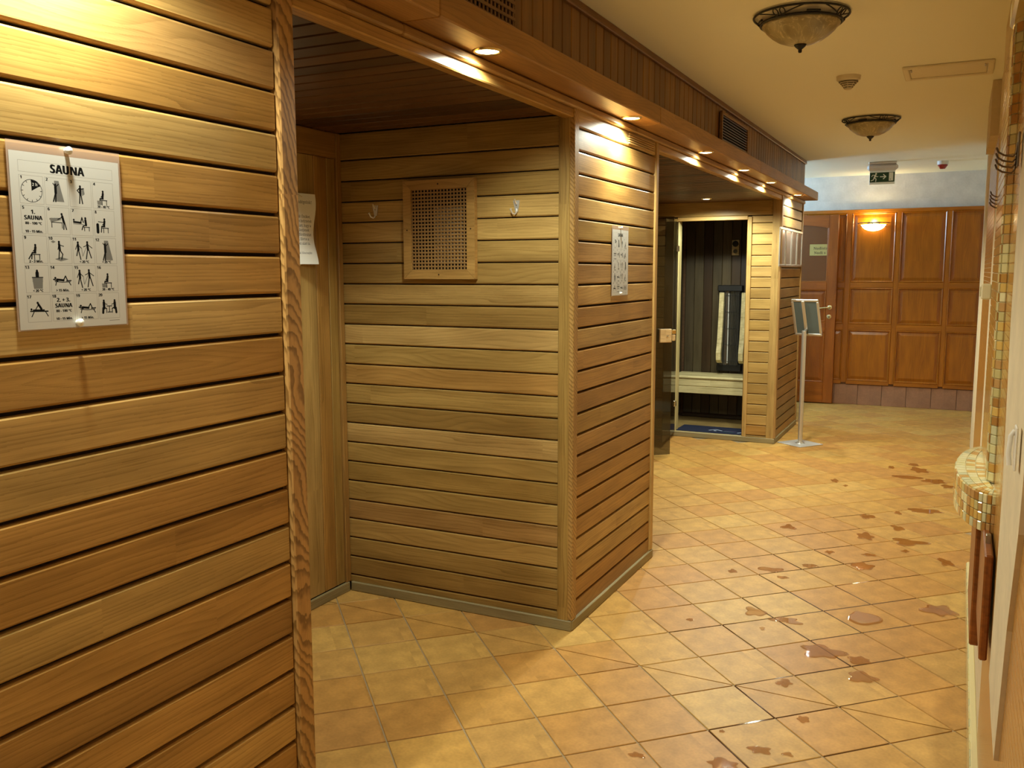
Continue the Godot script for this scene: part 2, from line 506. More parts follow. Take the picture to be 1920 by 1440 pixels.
func make_cabins() -> void:
	var core := timber("core", "5a3c1c", 0, 0.8)
	var dark := mat("joint_dark", Color("2a1a0c"), 0.9)
	# near cabin
	var w := cabin_wall(1, "near cabin wall of lying cedar boards at the left edge, a poster pinned on it")
	part(w, "backing", box(Vector3(0.06, 2.12, 3.24)), dark, Vector3(XF - 0.047, 1.062, -0.0), Basis.IDENTITY)
	clad_x(w, XF, 1.6, -1.616, 0.0054, 0.0904, 2.16)
	board(w, "corner_post", 2.13, 0.054, 0.05, Vector3(XF - 0.013, 1.067, -1.648), UP_X, timber("post_timber", "cc9a58", 2), 0.003)
	part(w, "return_wall", box(Vector3(1.1, 2.1, 0.05)), core, Vector3(-1.98, 1.052, -1.646))
	# first alcove, back
	w = cabin_wall(2, "upright board wall at the back of the first alcove with a paper notice")
	part(w, "backing", box(Vector3(0.05, 2.1, 1.66)), dark, Vector3(-2.573, 1.052, -2.505))
	var edges := [-3.315, -3.254, -3.167, -3.048, -2.955, -2.86, -2.765, -2.67, -2.575, -2.48, -2.385, -2.29, -2.195, -2.1, -2.005, -1.91, -1.815, -1.72]
	for i in edges.size() - 1:
		var wd: float = edges[i + 1] - edges[i] - 0.003
		board(w, "board", 1.955, wd, 0.016, Vector3(-2.538, 1.023, (edges[i] + edges[i + 1]) / 2), UP_X, wood(0, [4, 2, 7, 6][i % 4] if i < 6 else -1))
	board(w, "corner_trim", 2.068, 0.034, 0.026, Vector3(-2.533, 1.078, -3.332), UP_X, wood(0, 6))
	board(w, "top_trim", 1.63, 0.11, 0.02, Vector3(-2.532, 2.056, -2.5), TO_X, wood(0, 6))
	base_trim(w, Vector3(-2.522, 0, -1.68), Vector3(-2.522, 0, -3.335), Vector3(1, 0, 0))
	# first alcove, right side
	w = cabin_wall(3, "dim side wall of the first alcove, lying boards around the framed lattice grille")
	part(w, "backing", box(Vector3(1.1, 2.1, 0.05)), dark, Vector3(-1.975, 1.052, -3.392))
	clad_z(w, -3.35, -2.53, -1.455, -0.0138, 0.0914, 2.112)
	board(w, "corner_stile", 2.07, 0.05, 0.022, Vector3(-1.4285, 1.075, -3.352), UP_Z, wood(0, 4))
	base_trim(w, Vector3(-2.515, 0, -3.342), Vector3(-1.388, 0, -3.342), Vector3(0, 0, 1))
	# middle cabin front
	w = cabin_wall(4, "middle cabin front of lying boards between the two alcoves, with a small poster")
	part(w, "backing", box(Vector3(0.06, 2.12, 1.05)), dark, Vector3(XF - 0.047, 1.062, -3.905))
	clad_x(w, XF, -3.39, -4.407, 0.0284 - 0.0888, 0.0888, 2.16)
	board(w, "corner_post", 2.1, 0.046, 0.022, Vector3(XF - 0.001, 1.095, -3.366), UP_X, timber("corner_timber", "cc9f5a", 3), 0.003)
	board(w, "edge_trim", 2.1, 0.042, 0.03, Vector3(XF - 0.006, 1.095, -4.428), UP_X, wood(0, 1), 0.004)
	base_trim(w, Vector3(XF + 0.006, 0, -3.346), Vector3(XF + 0.006, 0, -4.45), Vector3(1, 0, 0))
	part(w, "return_wall", box(Vector3(1.1, 2.1, 0.03)), core, Vector3(-1.98, 1.052, -4.435))
	for k in 5: board(w, "vent_slat", 0.38, 0.006, 0.008, Vector3(XF + 0.004, 2.082 + k * 0.010, -4.19), TO_X, wood(0, 1), 0.001)
	# second alcove, back
	w = cabin_wall(5, "upright board wall at the back of the second alcove behind the glass door")
	part(w, "backing", box(Vector3(0.05, 2.1, 2.1)), dark, Vector3(-2.573, 1.052, -5.5))
	part(w, "backing", box(Vector3(0.05, 2.1, 0.74)), dark, Vector3(-2.573, 1.052, -7.57))
	part(w, "backing", box(Vector3(0.05, 0.14, 0.65)), dark, Vector3(-2.573, 2.032, -6.875))
	part(w, "inner_wall", box(Vector3(0.05, 2.1, 1.2)), core, Vector3(-3.3, 1.052, -6.9))
	part(w, "inner_side", box(Vector3(0.72, 2.1, 0.05)), core, Vector3(-2.95, 1.052, -6.4))
	part(w, "inner_side", box(Vector3(0.72, 2.1, 0.05)), core, Vector3(-2.95, 1.052, -7.4))
	part(w, "inner_ceiling", box(Vector3(0.75, 0.05, 1.0)), core, Vector3(-2.95, 2.1, -6.9))
	var z := -4.5
	while z > -7.92:
		var hit := z - 0.05 < -6.56 and z - 0.05 > -7.2
		if hit: board(w, "board", 0.12, 0.092, 0.016, Vector3(-2.538, 2.03, z - 0.0475), UP_X, wood(0))
		else: board(w, "board", 2.045, 0.092, 0.016, Vector3(-2.538, 1.068, z - 0.0475), UP_X, wood(0))
		z -= 0.095
	for zz in [-6.57, -7.23]: board(w, "door_casing", 1.96, 0.045, 0.03, Vector3(-2.53, 0.98, zz), UP_X, wood(0, 1))
	base_trim(w, Vector3(-2.522, 0, -4.46), Vector3(-2.522, 0, -6.54), Vector3(1, 0, 0))
	base_trim(w, Vector3(-2.522, 0, -7.26), Vector3(-2.522, 0, -7.93), Vector3(1, 0, 0))
	# infrared cabin, door side
	w = cabin_wall(6, "far cabin wall with the open doorway to the infrared cabin, short boards beside it")
	part(w, "backing", box(Vector3(0.2, 2.1, 0.03)), dark, Vector3(-2.425, 1.052, -7.972))
	part(w, "backing", box(Vector3(0.235, 2.1, 0.03)), dark, Vector3(-1.53, 1.052, -7.972))
	part(w, "backing", box(Vector3(0.65, 0.15, 0.03)), dark, Vector3(-1.98, 2.03, -7.972))
	clad_z(w, -7.94, -2.522, -2.328, -0.0305, 0.0925, 1.97)
	clad_z(w, -7.94, -1.637, -1.464, -0.0305, 0.0925, 1.97)
	board(w, "head_board", 1.06, 0.125, 0.016, Vector3(-1.993, 2.039, -7.948), TO_Z, wood(0, 4))
	board(w, "door_casing", 1.96, 0.036, 0.03, Vector3(-2.309, 0.985, -7.945), UP_Z, wood(0, 4))
	board(w, "door_casing", 1.96, 0.036, 0.03, Vector3(-1.654, 0.985, -7.945), UP_Z, wood(0, 5))
	board(w, "door_casing", 0.62, 0.034, 0.03, Vector3(-1.982, 1.957, -7.945), TO_Z, wood(0, 1))
	board(w, "door_jamb", 1.93, 0.09, 0.012, Vector3(-2.287, 0.99, -8.0), UP_X, timber("lit_jamb", "e2cf92", 0), 0.002)  # pale colour carries the downlight falling on this jamb
	board(w, "door_jamb", 1.93, 0.09, 0.012, Vector3(-1.674, 0.99, -8.0), UP_X, wood(0, 6), 0.002)
	board(w, "door_sill", 0.62, 0.03, 0.12, Vector3(-1.98, 0.03, -7.99), TO_Z, timber("pale_sill", "d8c28a", 0), 0.004)
	board(w, "corner_stile", 2.07, 0.064, 0.024, Vector3(-1.431, 1.075, -7.94), UP_Z, wood(0, 7))
	base_trim(w, Vector3(-2.52, 0, -7.93), Vector3(-1.388, 0, -7.93), Vector3(0, 0, 1))
	# infrared cabin, corridor side
	w = cabin_wall(7, "far cabin side of lying boards facing the corridor, four silver frames on it")
	part(w, "backing", box(Vector3(0.06, 2.12, 1.1)), dark, Vector3(XF - 0.047, 1.062, -8.53))
	clad_x(w, XF, -7.985, -9.045, 0.026 - 0.0885, 0.0885, 2.16, [12, 13, 14, 6])
	board(w, "corner_post", 2.1, 0.052, 0.022, Vector3(XF - 0.001, 1.095, -7.956), UP_X, wood(0, 3))
	board(w, "edge_trim", 2.1, 0.04, 0.03, Vector3(XF - 0.006, 1.095, -9.065), UP_X, wood(0, 6))
	base_trim(w, Vector3(XF + 0.006, 0, -7.935), Vector3(XF + 0.006, 0, -9.08), Vector3(1, 0, 0))
	part(w, "return_wall", box(Vector3(2.0, 2.53, 0.04)), mat("plaster_white", Color("d9d2c4"), 0.85), Vector3(-2.44, 1.267, -9.1))
	# alcove ceilings
	var down := Basis(Vector3(1, 0, 0), Vector3(0, 0, 1), Vector3(0, -1, 0))
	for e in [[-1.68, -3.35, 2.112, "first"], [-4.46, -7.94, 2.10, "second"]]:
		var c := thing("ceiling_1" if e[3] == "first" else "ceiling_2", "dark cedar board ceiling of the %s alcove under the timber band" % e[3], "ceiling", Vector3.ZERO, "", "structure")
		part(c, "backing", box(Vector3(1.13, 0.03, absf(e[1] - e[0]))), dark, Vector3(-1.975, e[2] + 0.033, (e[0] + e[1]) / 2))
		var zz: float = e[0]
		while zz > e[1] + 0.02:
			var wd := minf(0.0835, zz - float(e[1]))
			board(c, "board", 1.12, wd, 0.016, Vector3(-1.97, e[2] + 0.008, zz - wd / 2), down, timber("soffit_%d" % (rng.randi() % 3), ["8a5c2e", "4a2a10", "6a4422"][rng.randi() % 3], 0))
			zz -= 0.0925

# ------------------------------------------------------------------ timber band with the light shelf
func make_band() -> void:
	var dark := mat("joint_dark", Color("2a1a0c"), 0.9)
	var t := thing("trim_1", "long timber light shelf with spotlights running above the cabins", "trim", Vector3.ZERO, "", "structure")
	var cuts := [1.6, -2.12, -4.06, -6.35, -9.09]
	for i in 4:
		var l := absf(cuts[i + 1] - cuts[i]) - 0.0015
		board(t, "fascia_board", l, 0.078, 0.128, Vector3(-1.326, 2.204, (cuts[i] + cuts[i + 1]) / 2), TO_X, timber("fascia_%d" % (i % 2), ["bd8a4a", "b58244"][i % 2], 1), 0.004)
		board(t, "cover_strip", l, 0.029, 0.03, Vector3(XF + 0.005, 2.148, (cuts[i] + cuts[i + 1]) / 2), TO_X, wood(0, 3), 0.005)
	for e in [[-1.68, -3.345], [-4.45, -7.935]]:
		board(t, "lintel", absf(e[1] - e[0]), 0.036, 0.04, Vector3(XF - 0.016, 2.116, (e[0] + e[1]) / 2), TO_X, wood(0, 0), 0.004)
		board(t, "lintel_backing", absf(e[1] - e[0]), 0.06, 0.03, Vector3(XF - 0.030, 2.13, (e[0] + e[1]) / 2), TO_X, wood(0, 6), 0.002)
	var b := thing("trim_2", "upper band of narrow upright boards between the light shelf and the ceiling", "trim", Vector3.ZERO, "", "structure")
	part(b, "backing", box(Vector3(0.05, 0.43, 10.68)), dark, Vector3(-1.432, 2.322, -3.745))
	part(b, "top_trim", box(Vector3(0.03, 0.033, 10.69), 0.004, 1, 4), timber("band_trim", "8f5f2c", 0), Vector3(-1.39, 2.5235, -3.745))
	var z := -9.0875
	while z < -1.5:
		board(b, "board", 0.27, 0.0838, 0.016, Vector3(-1.398, 2.374, z + 0.04375), UP_X, timber("band_%d" % (rng.randi() % 4), ["9c6c30", "8c5e28", "a67438", "825624"][rng.randi() % 4], 0), 0.004)
		z += 0.0875
	board(b, "board_field", 3.05, 0.27, 0.016, Vector3(-1.398, 2.374, 0.06), TO_X, timber("band_0", "a87638", 0))
	# lattice vent and louvre vent on the band
	var v := thing("lattice_vent", "square-hole wooden lattice vent in the upper board band above the nearest spotlight", "vent", Vector3(-1.386, 2.37, -2.51))
	var s := st_new()
	for k in 22: add_box(s, Vector3(0.004, 0.25, 0.0105), Vector3(0.008, 0, -0.275 + k * 0.0262))
	for k in 10: add_box(s, Vector3(0.004, 0.0105, 0.57), Vector3(0.010, -0.118 + k * 0.0262, 0))
	part(v, "backing", shared_box(Vector3(0.004, 0.252, 0.6)), dark, Vector3(0, 0, 0))
	part(v, "lattice", s.commit(), timber("lattice_timber", "8a5f34", 0)).set_meta("kind", "stuff")
	v = thing("louvre_vent", "small slatted louvre vent in the upper board band further along", "vent", Vector3(-1.386, 2.385, -6.04))
	part(v, "backing", shared_box(Vector3(0.006, 0.17, 0.76)), dark)
	for e in [[0.085, 0.0, 0.02, 0.76], [-0.085, 0.0, 0.02, 0.76]]: part(v, "frame", box(Vector3(0.02, e[2], e[3]), 0.003), timber("band_1", "9c6c32", 0), Vector3(0.01, e[0], e[1]))
	for e in [0.37, -0.37]: part(v, "frame", box(Vector3(0.02, 0.17, 0.02), 0.003), timber("band_1", "9c6c32", 0), Vector3(0.01, 0, e))
	for k in 9: part(v, "slat", shared_box(Vector3(0.014, 0.004, 0.72)), timber("louvre_slat", "4a2e14", 0), Vector3(0.01, -0.068 + k * 0.017, 0), Basis(Vector3(0, 0, 1), -0.5))
	# the spotlights under the shelf
	var which := ["nearest the camera in view above the first alcove", "above the middle cabin's small poster", "third along, at the start of the second alcove", "fourth along, over the second alcove", "fifth along, near the far cabin", "farthest one, above the four silver frames"]
	var zs := [-2.50, -3.84, -5.12, -6.12, -7.06, -8.31, -1.02, 0.35, 1.35]  # last three sit out of view and light the near wall and floor
	for i in zs.size():
		downlight(Vector3(-1.325, 2.165, zs[i]), "lit recessed spotlight under the timber shelf, " + (which[i] if i < 6 else "out of view, %s one lighting the near wall" % ["first", "second", "third"][i - 6]), SPOT_E * (1.0 if i < 7 else 0.25), "spotlights under the timber shelf")
	downlight(Vector3(-1.94, 2.10, -7.55), "lit spotlight in the second alcove's ceiling, above the doorway", SPOT_E * 1.3, "")
	downlight(Vector3(-2.36, 2.112, -2.78), "lit spotlight in the first alcove's ceiling, hidden behind the near corner post", SPOT_E * 0.62, "", 44.0, 1.0)

func downlight(at: Vector3, label: String, e: float, group: String, angle := 82.0, blend := 0.45) -> void:
	var d := thing("spotlight", label, "light", at, group)
	part(d, "ring", lathe([Vector2(0.036, 0.002), Vector2(0.036, -0.003), Vector2(0.040, -0.006), Vector2(0.045, -0.003), Vector2(0.046, 0.002)], 28), mat("brass_ring", Color("d8c08a"), 0.25, 1.0))
	part(d, "lamp_lens", lathe([Vector2(0.0, -0.007), Vector2(0.02, -0.006), Vector2(0.036, -0.002), Vector2(0.036, 0.001)], 24), glow("halogen_glow", Color(1.0, 0.93, 0.74), 14.0))
	spot(at + Vector3(0, -0.016, 0), Vector3.DOWN, Color(0.97, 1.0, 0.93), e, angle, 0.03, blend)

# ------------------------------------------------------------------ far end of the corridor
func raised_panel(w: float, h: float) -> Mesh:
	var s := st_new()
	var rings := [[0.0, 0.004], [0.006, 0.010], [0.014, 0.004], [0.018, -0.010], [0.024, -0.010], [0.052, 0.0], [0.054, 0.0]]
	var R := func(k: int) -> Array:
		var i: float = rings[k][0]
		var z: float = rings[k][1]
		return [Vector3(-w / 2 + i, -h / 2 + i, z), Vector3(w / 2 - i, -h / 2 + i, z), Vector3(w / 2 - i, h / 2 - i, z), Vector3(-w / 2 + i, h / 2 - i, z)]
	var off := Vector2(rng.randf(), rng.randf())
	for k in rings.size() - 1:
		var a: Array = R.call(k)
		var b: Array = R.call(k + 1)
		for i in 4:
			var j := (i + 1) % 4
			var n: Vector3 = (a[j] - a[i]).cross(b[i] - a[i]).normalized()
			if n.z < 0: n = -n
			for q in [[a[i], a[j], b[j]], [a[i], b[j], b[i]]]:
				tri(s, q, [n, n, n], q.map(func(v): return Vector2(v.y * 0.6, v.x * 4.0) + off))
	var c: Array = R.call(rings.size() - 1)
	for q in [[c[0], c[1], c[2]], [c[0], c[2], c[3]]]:
		tri(s, q, [Vector3.BACK, Vector3.BACK, Vector3.BACK], q.map(func(v): return Vector2(v.y * 0.6, v.x * 4.0) + off))
	return s.commit()

func make_far_end() -> void:
	var varnish := timber("honey_varnish", "bc6c12", 0, 0.3)
	var varnish2 := timber("honey_panel", "b6680e", 1, 0.3)
	var plaster := mat("far_plaster", Color("dcd8d0"), 0.9)
	plaster.albedo_texture = tex["plaster"]
	var w := thing("wall_far", "varnished raised-panel timber wall closing the corridor, white plaster above it", "wall", Vector3.ZERO, "", "structure")
	part(w, "plaster", box(Vector3(4.0, 2.54, 0.2), 0, 1, 1), plaster, Vector3(-1.6, 1.271, -10.845))
	part(w, "backing", box(Vector3(3.6, 1.94, 0.02)), timber("panel_back", "7a4516", 0), Vector3(-1.6, 1.2, -10.73))
	var zc := -10.71
	for e in [[-1.1365, 0.053], [-0.6375, 0.051], [-0.1425, 0.045], [-1.62, 0.05], [-2.1, 0.05], [-2.6, 0.05], [-3.1, 0.05]]:
		board(w, "stile", 1.90, e[1], 0.024, Vector3(e[0], 1.2, zc), UP_Z, varnish, 0.003)
	var xs := [[-3.07, -2.63], [-2.57, -2.13], [-2.07, -1.65], [-1.59, -1.163], [-1.11, -0.663], [-0.612, -0.165], [-0.12, 0.2]]
	var ys := [[0.272, 0.845], [0.91, 1.312], [1.373, 2.130]]
	for x in xs:
		var cx: float = (x[0] + x[1]) / 2
		var wd: float = x[1] - x[0]
		for e in [[0.252, 0.04], [0.8775, 0.064], [1.3425, 0.060]]:
			board(w, "rail", wd, e[1], 0.024, Vector3(cx, e[0], zc), TO_Z, varnish, 0.003)
		for y in ys:
			part(w, "raised_panel", raised_panel(wd, y[1] - y[0]), varnish2, Vector3(cx, (y[0] + y[1]) / 2, -10.704))
	board(w, "top_rail", 3.6, 0.04, 0.03, Vector3(-1.6, 2.149, zc + 0.003), TO_Z, varnish, 0.005)
	var tile_m := mat("skirting_tile", Color("a87a5c"), 0.4)
	tile_m.albedo_texture = tex["mottle"]
	for k in 15:
		part(w, "skirting_tile", shared_box(Vector3(0.247, 0.226, 0.016), 0.002), tile_m, Vector3(-3.42 + k * 0.2505 + 0.06, 0.114, -10.727))
	# side walls of the end bay
	var s := thing("wall_left_8", "plain plaster wall in the end bay left of the timber door", "wall", Vector3.ZERO, "", "structure")
	part(s, "plaster", box(Vector3(0.2, 2.54, 1.7)), plaster, Vector3(-3.5, 1.271, -9.92))
	# timber door standing ajar before the panelling
	var d := thing("door_1", "varnished panel door with a brown glass pane at the far left of the corridor", "door", Vector3(-2.06, 0, -10.655), "", "structure")
	d.rotation.y = -0.012
	var dv := timber("door_varnish", "a85810", 0, 0.3)
	board(d, "stile", 2.105, 0.105, 0.04, Vector3(0.7665, 1.064, 0), UP_Z, dv, 0.004)
	board(d, "stile", 2.105, 0.105, 0.04, Vector3(0.055, 1.064, 0), UP_Z, dv, 0.004)
	for e in [[0.128, 0.234], [0.875, 0.104], [1.332, 0.084]]:
		board(d, "rail", 0.607, e[1], 0.04, Vector3(0.411, e[0], 0), TO_Z, dv, 0.004)
	var top := PackedVector2Array([Vector2(0.1075, 2.1165), Vector2(0.1075, 1.972)])
	for k in 13: top.append(Vector2(0.1075 + 0.607 * k / 12.0, 1.972 + 0.035 * sin(PI * k / 12.0)))
	top.append(Vector2(0.7145, 2.1165))
	part(d, "top_rail", prism(top, -0.02, 0.02, 0.6, 4.0), dv)
	part(d, "raised_panel", raised_panel(0.607, 0.363), timber("door_panel", "a2540e", 1, 0.3), Vector3(0.411, 1.1085, 0.012))
	part(d, "raised_panel", raised_panel(0.607, 0.578), timber("door_panel", "a2540e", 1, 0.3), Vector3(0.411, 0.534, 0.012))
	var pane := part(d, "glass_pane", box(Vector3(0.61, 0.64, 0.008)), mat("brown_glass", Color("6a3a0c"), 0.35), Vector3(0.411, 1.69, 0.0))
	pane.set_meta("label", "brown glass pane")
	var g := st_new()
	add_tube(g, [Vector3(0.113, 1.38, 0.006), Vector3(0.113, 1.972, 0.006)], 0.008, 6)
	add_tube(g, [Vector3(0.709, 1.38, 0.006), Vector3(0.709, 1.972, 0.006)], 0.008, 6)
	add_tube(g, [Vector3(0.113, 1.379, 0.008), Vector3(0.709, 1.379, 0.008)], 0.009, 6)
	part(d, "glazing_bead", g.commit(), dv)
	var im := Image.create(256, 160, false, Image.FORMAT_RGB8)
	im.fill(Color("b09a58"))
	draw_text_on(im, "Nudista", Vector2(150, 58), 50, Color("3a2a0a"), true, true)
	draw_text_on(im, "Nudi s", Vector2(140, 122), 50, Color("3a2a0a"), true, true)
	var sm := mat("door_sign_print", Color.WHITE, 0.5)
	sm.albedo_texture = ImageTexture.create_from_image(im)
	var q := st_new()
	label_quad(q, 0.2, 0.125)
	var sg := part(d, "door_sign", q.commit(), sm, Vector3(0.615, 1.733, 0.0062))
	sg.set_meta("label", "small yellowish sign on the glass")
	var chrome := mat("brass_polished", Color("e0d0a0"), 0.2, 1.0)
	var hs := st_new()
	add_tube(hs, [Vector3(0.757, 1.092, 0.02), Vector3(0.757, 1.092, 0.05), Vector3(0.75, 1.092, 0.06), Vector3(0.70, 1.09, 0.062), Vector3(0.66, 1.083, 0.058), Vector3(0.625, 1.075, 0.06)], 0.009, 8)
	part(d, "door_handle", hs.commit(), chrome)
	var rs := lathe([Vector2(0.026, 0.0), Vector2(0.026, 0.006), Vector2(0.02, 0.009), Vector2(0.0, 0.009)], 20)
	part(d, "handle_rose", rs, chrome, Vector3(0.757, 1.092, 0.02), Basis(Vector3.RIGHT, PI / 2))
	part(d, "keyhole_rose", rs, chrome, Vector3(0.752, 0.988, 0.02), Basis(Vector3.RIGHT, PI / 2))
	part(d, "keyhole", box(Vector3(0.006, 0.018, 0.002)), mat("black_iron", Color("0e0a08"), 0.5), Vector3(0.752, 0.986, 0.0295))
	part(d, "latch_plate", box(Vector3(0.002, 0.12, 0.02)), chrome, Vector3(0.8197, 1.05, 0))
	# lit wall lamp on the panelling
	var l := thing("wall_sconce", "lit half-bowl wall lamp glowing on the far timber panelling", "lamp", Vector3(-0.893, 2.0, -10.70))
	var prof := [Vector2(0.01, -0.068), Vector2(0.05, -0.062), Vector2(0.09, -0.045), Vector2(0.115, -0.022), Vector2(0.128, 0.0)]
	part(l, "glass_bowl", lathe(prof, 24, PI, 0.0), glow("sconce_glow", Color(1.0, 0.92, 0.76), 12.0))
	var iron := mat("black_iron", Color("0e0a08"), 0.5)
	var arc := []; var arc2 := []
	for k in 17:
		var a := PI * k / 16.0
		arc.append(Vector3(0.158 * cos(a), 0.018, 0.145 * sin(a)))
		arc2.append(Vector3(0.125 * cos(a), -0.02, 0.123 * sin(a)))
	var si := st_new()
	add_tube(si, arc, 0.006, 6); add_tube(si, arc2, 0.004, 6)
	for k in [1, 4, 8, 12, 15]: add_tube(si, [arc[k], arc2[k]], 0.003, 5)
	part(l, "iron_rim", si.commit(), mat("rim_iron", Color("4a4038"), 0.4, 0.6))
	part(l, "wall_plate", box(Vector3(0.12, 0.08, 0.012), 0.003), iron, Vector3(0, -0.01, 0.004))
	omni(Vector3(-0.893, 2.03, -10.62), Color(1.0, 0.92, 0.66), 0.11, 0.03)
	# unseen cool tube lamp, placed left of view to light the far plaster
	var c := thing("unseen_tube_lamp", "cool white tube lamp on the end bay's left wall, out of view, lighting the far plaster", "lamp", Vector3(-3.385, 2.22, -9.9))
	c.basis = TO_X
	part(c, "housing", box(Vector3(0.62, 0.06, 0.03), 0.005), mat("lamp_white", Color("e8e8e8"), 0.5))
	part(c, "lamp_tube", tube([Vector3(-0.29, 0, 0.03), Vector3(0.29, 0, 0.03)], 0.014, 12), glow("unseen_tube_glow", Color(0.72, 0.87, 1.0), 6.0))
	var al := AreaLight3D.new()
	al.name = "unseen_tube_light"
	al.area_size = Vector2(0.58, 0.04)
	al.light_color = Color(0.66, 0.85, 1.0)
	al.light_energy = COOL_E
	al.area_range = 12.0
	al.shadow_enabled = true
	add_child(al, true)
	al.look_at_from_position(Vector3(-3.325, 2.22, -9.9), Vector3(-2.325, 2.62, -9.9), Vector3.UP)

func label_quad(s: SurfaceTool, w: float, h: float) -> void:
	var p := [Vector3(-w / 2, -h / 2, 0), Vector3(w / 2, -h / 2, 0), Vector3(w / 2, h / 2, 0), Vector3(-w / 2, h / 2, 0)]
	var u := [Vector2(0, 1), Vector2(1, 1), Vector2(1, 0), Vector2(0, 0)]
	var n := [Vector3.BACK, Vector3.BACK, Vector3.BACK]
	tri(s, [p[0], p[1], p[2]], n, [u[0], u[1], u[2]])
	tri(s, [p[0], p[2], p[3]], n, [u[0], u[2], u[3]])

# ------------------------------------------------------------------ right-hand wall
const MOSAIC := ["c4964a", "b4823e", "d6c88e", "c6c094", "a4743a", "cfa85a", "c0b074", "b98e56", "dccf9c"]
func mosaic_mat(i := -1) -> StandardMaterial3D:
	if i < 0: i = rng.randi() % MOSAIC.size()
	var m := mat("mosaic_%d" % i, Color(MOSAIC[i]), 0.12)
	m.metallic_specular = 0.6
	return m

func make_right_wall() -> void:
	var pl := mat("cream_plaster", Color("e6d6b0"), 0.85)
	pl.albedo_texture = tex["plaster"]
	var grout := mat("mosaic_grout", Color("d8c690"), 0.8)
	var w := thing("wall_right", "cream plaster wall at the right edge, mosaic-clad in places", "wall", Vector3.ZERO, "", "structure")
	part(w, "plaster", box(Vector3(0.2, 2.54, 6.1)), pl, Vector3(0.217, 1.271, -1.5))
	part(w, "plaster", box(Vector3(0.2, 2.54, 4.05)), pl, Vector3(0.242, 1.271, -6.575))
	part(w, "plaster", box(Vector3(0.2, 2.54, 2.2)), pl, Vector3(0.292, 1.271, -9.70))
	part(w, "ceiling_step", box(Vector3(0.045, 0.30, 0.9)), pl, Vector3(0.122, 2.389, -6.2))
	# plaster panel that ends in a point
	var pts := PackedVector2Array()
	for e in [[2.36, 2.53], [2.34, 1.38], [2.22, 1.03], [2.23, 0.75], [2.26, 0.57], [2.08, 0.552], [1.89, 0.553], [1.83, 0.70], [1.77, 0.86], [1.65, 1.07], [1.60, 1.25], [1.58, 2.53]]:
		pts.append(Vector2(e[0], e[1]))
	part(w, "plaster_panel", prism(pts, -0.008, 0.008), pl, Vector3(0.114, 0, 0), Basis(Vector3(0, 0, -1), Vector3.UP, Vector3(1, 0, 0)))
	# near wall below it: glass mosaic seen edge-on
	var near := st_new()
	for i in 58:
		for j in 62:
			add_box(near, Vector3(0.0025, 0.0245, 0.0245), Vector3(0.1158, 0.125 + j * 0.027, -2.86 + i * 0.027))
	var nm := mat("mosaic_amber", Color("b5803c"), 0.2)
	part(w, "mosaic_field", near.commit(), nm).set_meta("kind", "stuff")
	var far := st_new()
	for i in 60:
		for j in 78:
			add_box(far, Vector3(0.0025, 0.0245, 0.0245), Vector3(0.1408, 0.125 + j * 0.027, -7.1 + i * 0.027))
	part(w, "mosaic_field", far.commit(), nm).set_meta("kind", "stuff")
	# pilaster corner of mosaic above the ledge
	var path := [Vector2(0.117, -2.50), Vector2(0.117, -2.83)]
	for k in 5:
		var a := PI / 2 * k / 4.0
		path.append(Vector2(0.117 - 0.022 * sin(a) , -2.845 - 0.05 * (1.0 - cos(a))))
	path.append(Vector2(0.095, -3.15))
	path.append(Vector2(0.095, -3.42))
	var pier := PackedVector2Array([Vector2(0.13, -2.50)])
	for p in path: pier.append(p + Vector2(0.002, 0))
	pier.append(Vector2(0.13, -3.42))
	part(w, "pilaster_core", prism(pier, -2.2, -0.9), grout, Vector3.ZERO, Basis(Vector3(1, 0, 0), Vector3(0, 0, 1), Vector3(0, -1, 0)))
	var lens := [0.0]
	for i in path.size() - 1: lens.append(lens[i] + path[i].distance_to(path[i + 1]))
	var back := st_new()
	var n := int(lens[-1] / 0.0265)
	for c in n:
		var t: float = (c + 0.5) * 0.0265
		var i := 0
		while lens[i + 1] < t: i += 1
		var p: Vector2 = path[i].lerp(path[i + 1], (t - lens[i]) / (lens[i + 1] - lens[i]))
		var d: Vector2 = (path[mini(i + 2, path.size() - 1)] - path[maxi(i - 1, 0)]).normalized() if i > 0 and i < path.size() - 2 else (path[i + 1] - path[i]).normalized()
		var bs := Basis(Vector3(d.x, 0, d.y), Vector3.UP, Vector3(d.x, 0, d.y).cross(Vector3.UP))
		for r in 47:
			var at := Vector3(p.x, 0.916 + r * 0.0268, p.y)
			if c >= 11 and c <= 16: part(w, "mosaic_tile", shared_box(Vector3(0.0245, 0.0245, 0.005), 0.0015), mosaic_mat(), at, bs)
			else: add_box(back, Vector3(0.0245, 0.0245, 0.005), at, 0.001, 1, 1, Vector2.ZERO, bs)
	part(w, "mosaic_field", back.commit(), mosaic_mat(0)).set_meta("kind", "stuff")
	part(w, "pilaster_cap", box(Vector3(0.06, 0.07, 0.34), 0.008), mosaic_mat(2), Vector3(0.115, 2.21, -2.83))
	# pale skirting of mosaic
	var sk := thing("baseboard_right", "pale mosaic skirting along the foot of the right wall", "baseboard", Vector3.ZERO, "", "structure")
	part(sk, "skirting_core", box(Vector3(0.02, 0.10, 6.3), 0.003), grout, Vector3(0.108, 0.0505, -1.6))
	for k in 62:
		part(sk, "skirting_tile", shared_box(Vector3(0.006, 0.096, 0.0475), 0.002), mosaic_mat([8, 2, 3][rng.randi() % 3]), Vector3(0.097, 0.051, -1.66 - k * 0.05))
	# back wall behind the camera
	var bw := thing("wall_back", "plain plaster wall behind the camera closing the corridor", "wall", Vector3.ZERO, "", "structure")
	part(bw, "plaster", box(Vector3(2.0, 2.54, 0.2)), pl, Vector3(-0.6, 1.271, 1.7))
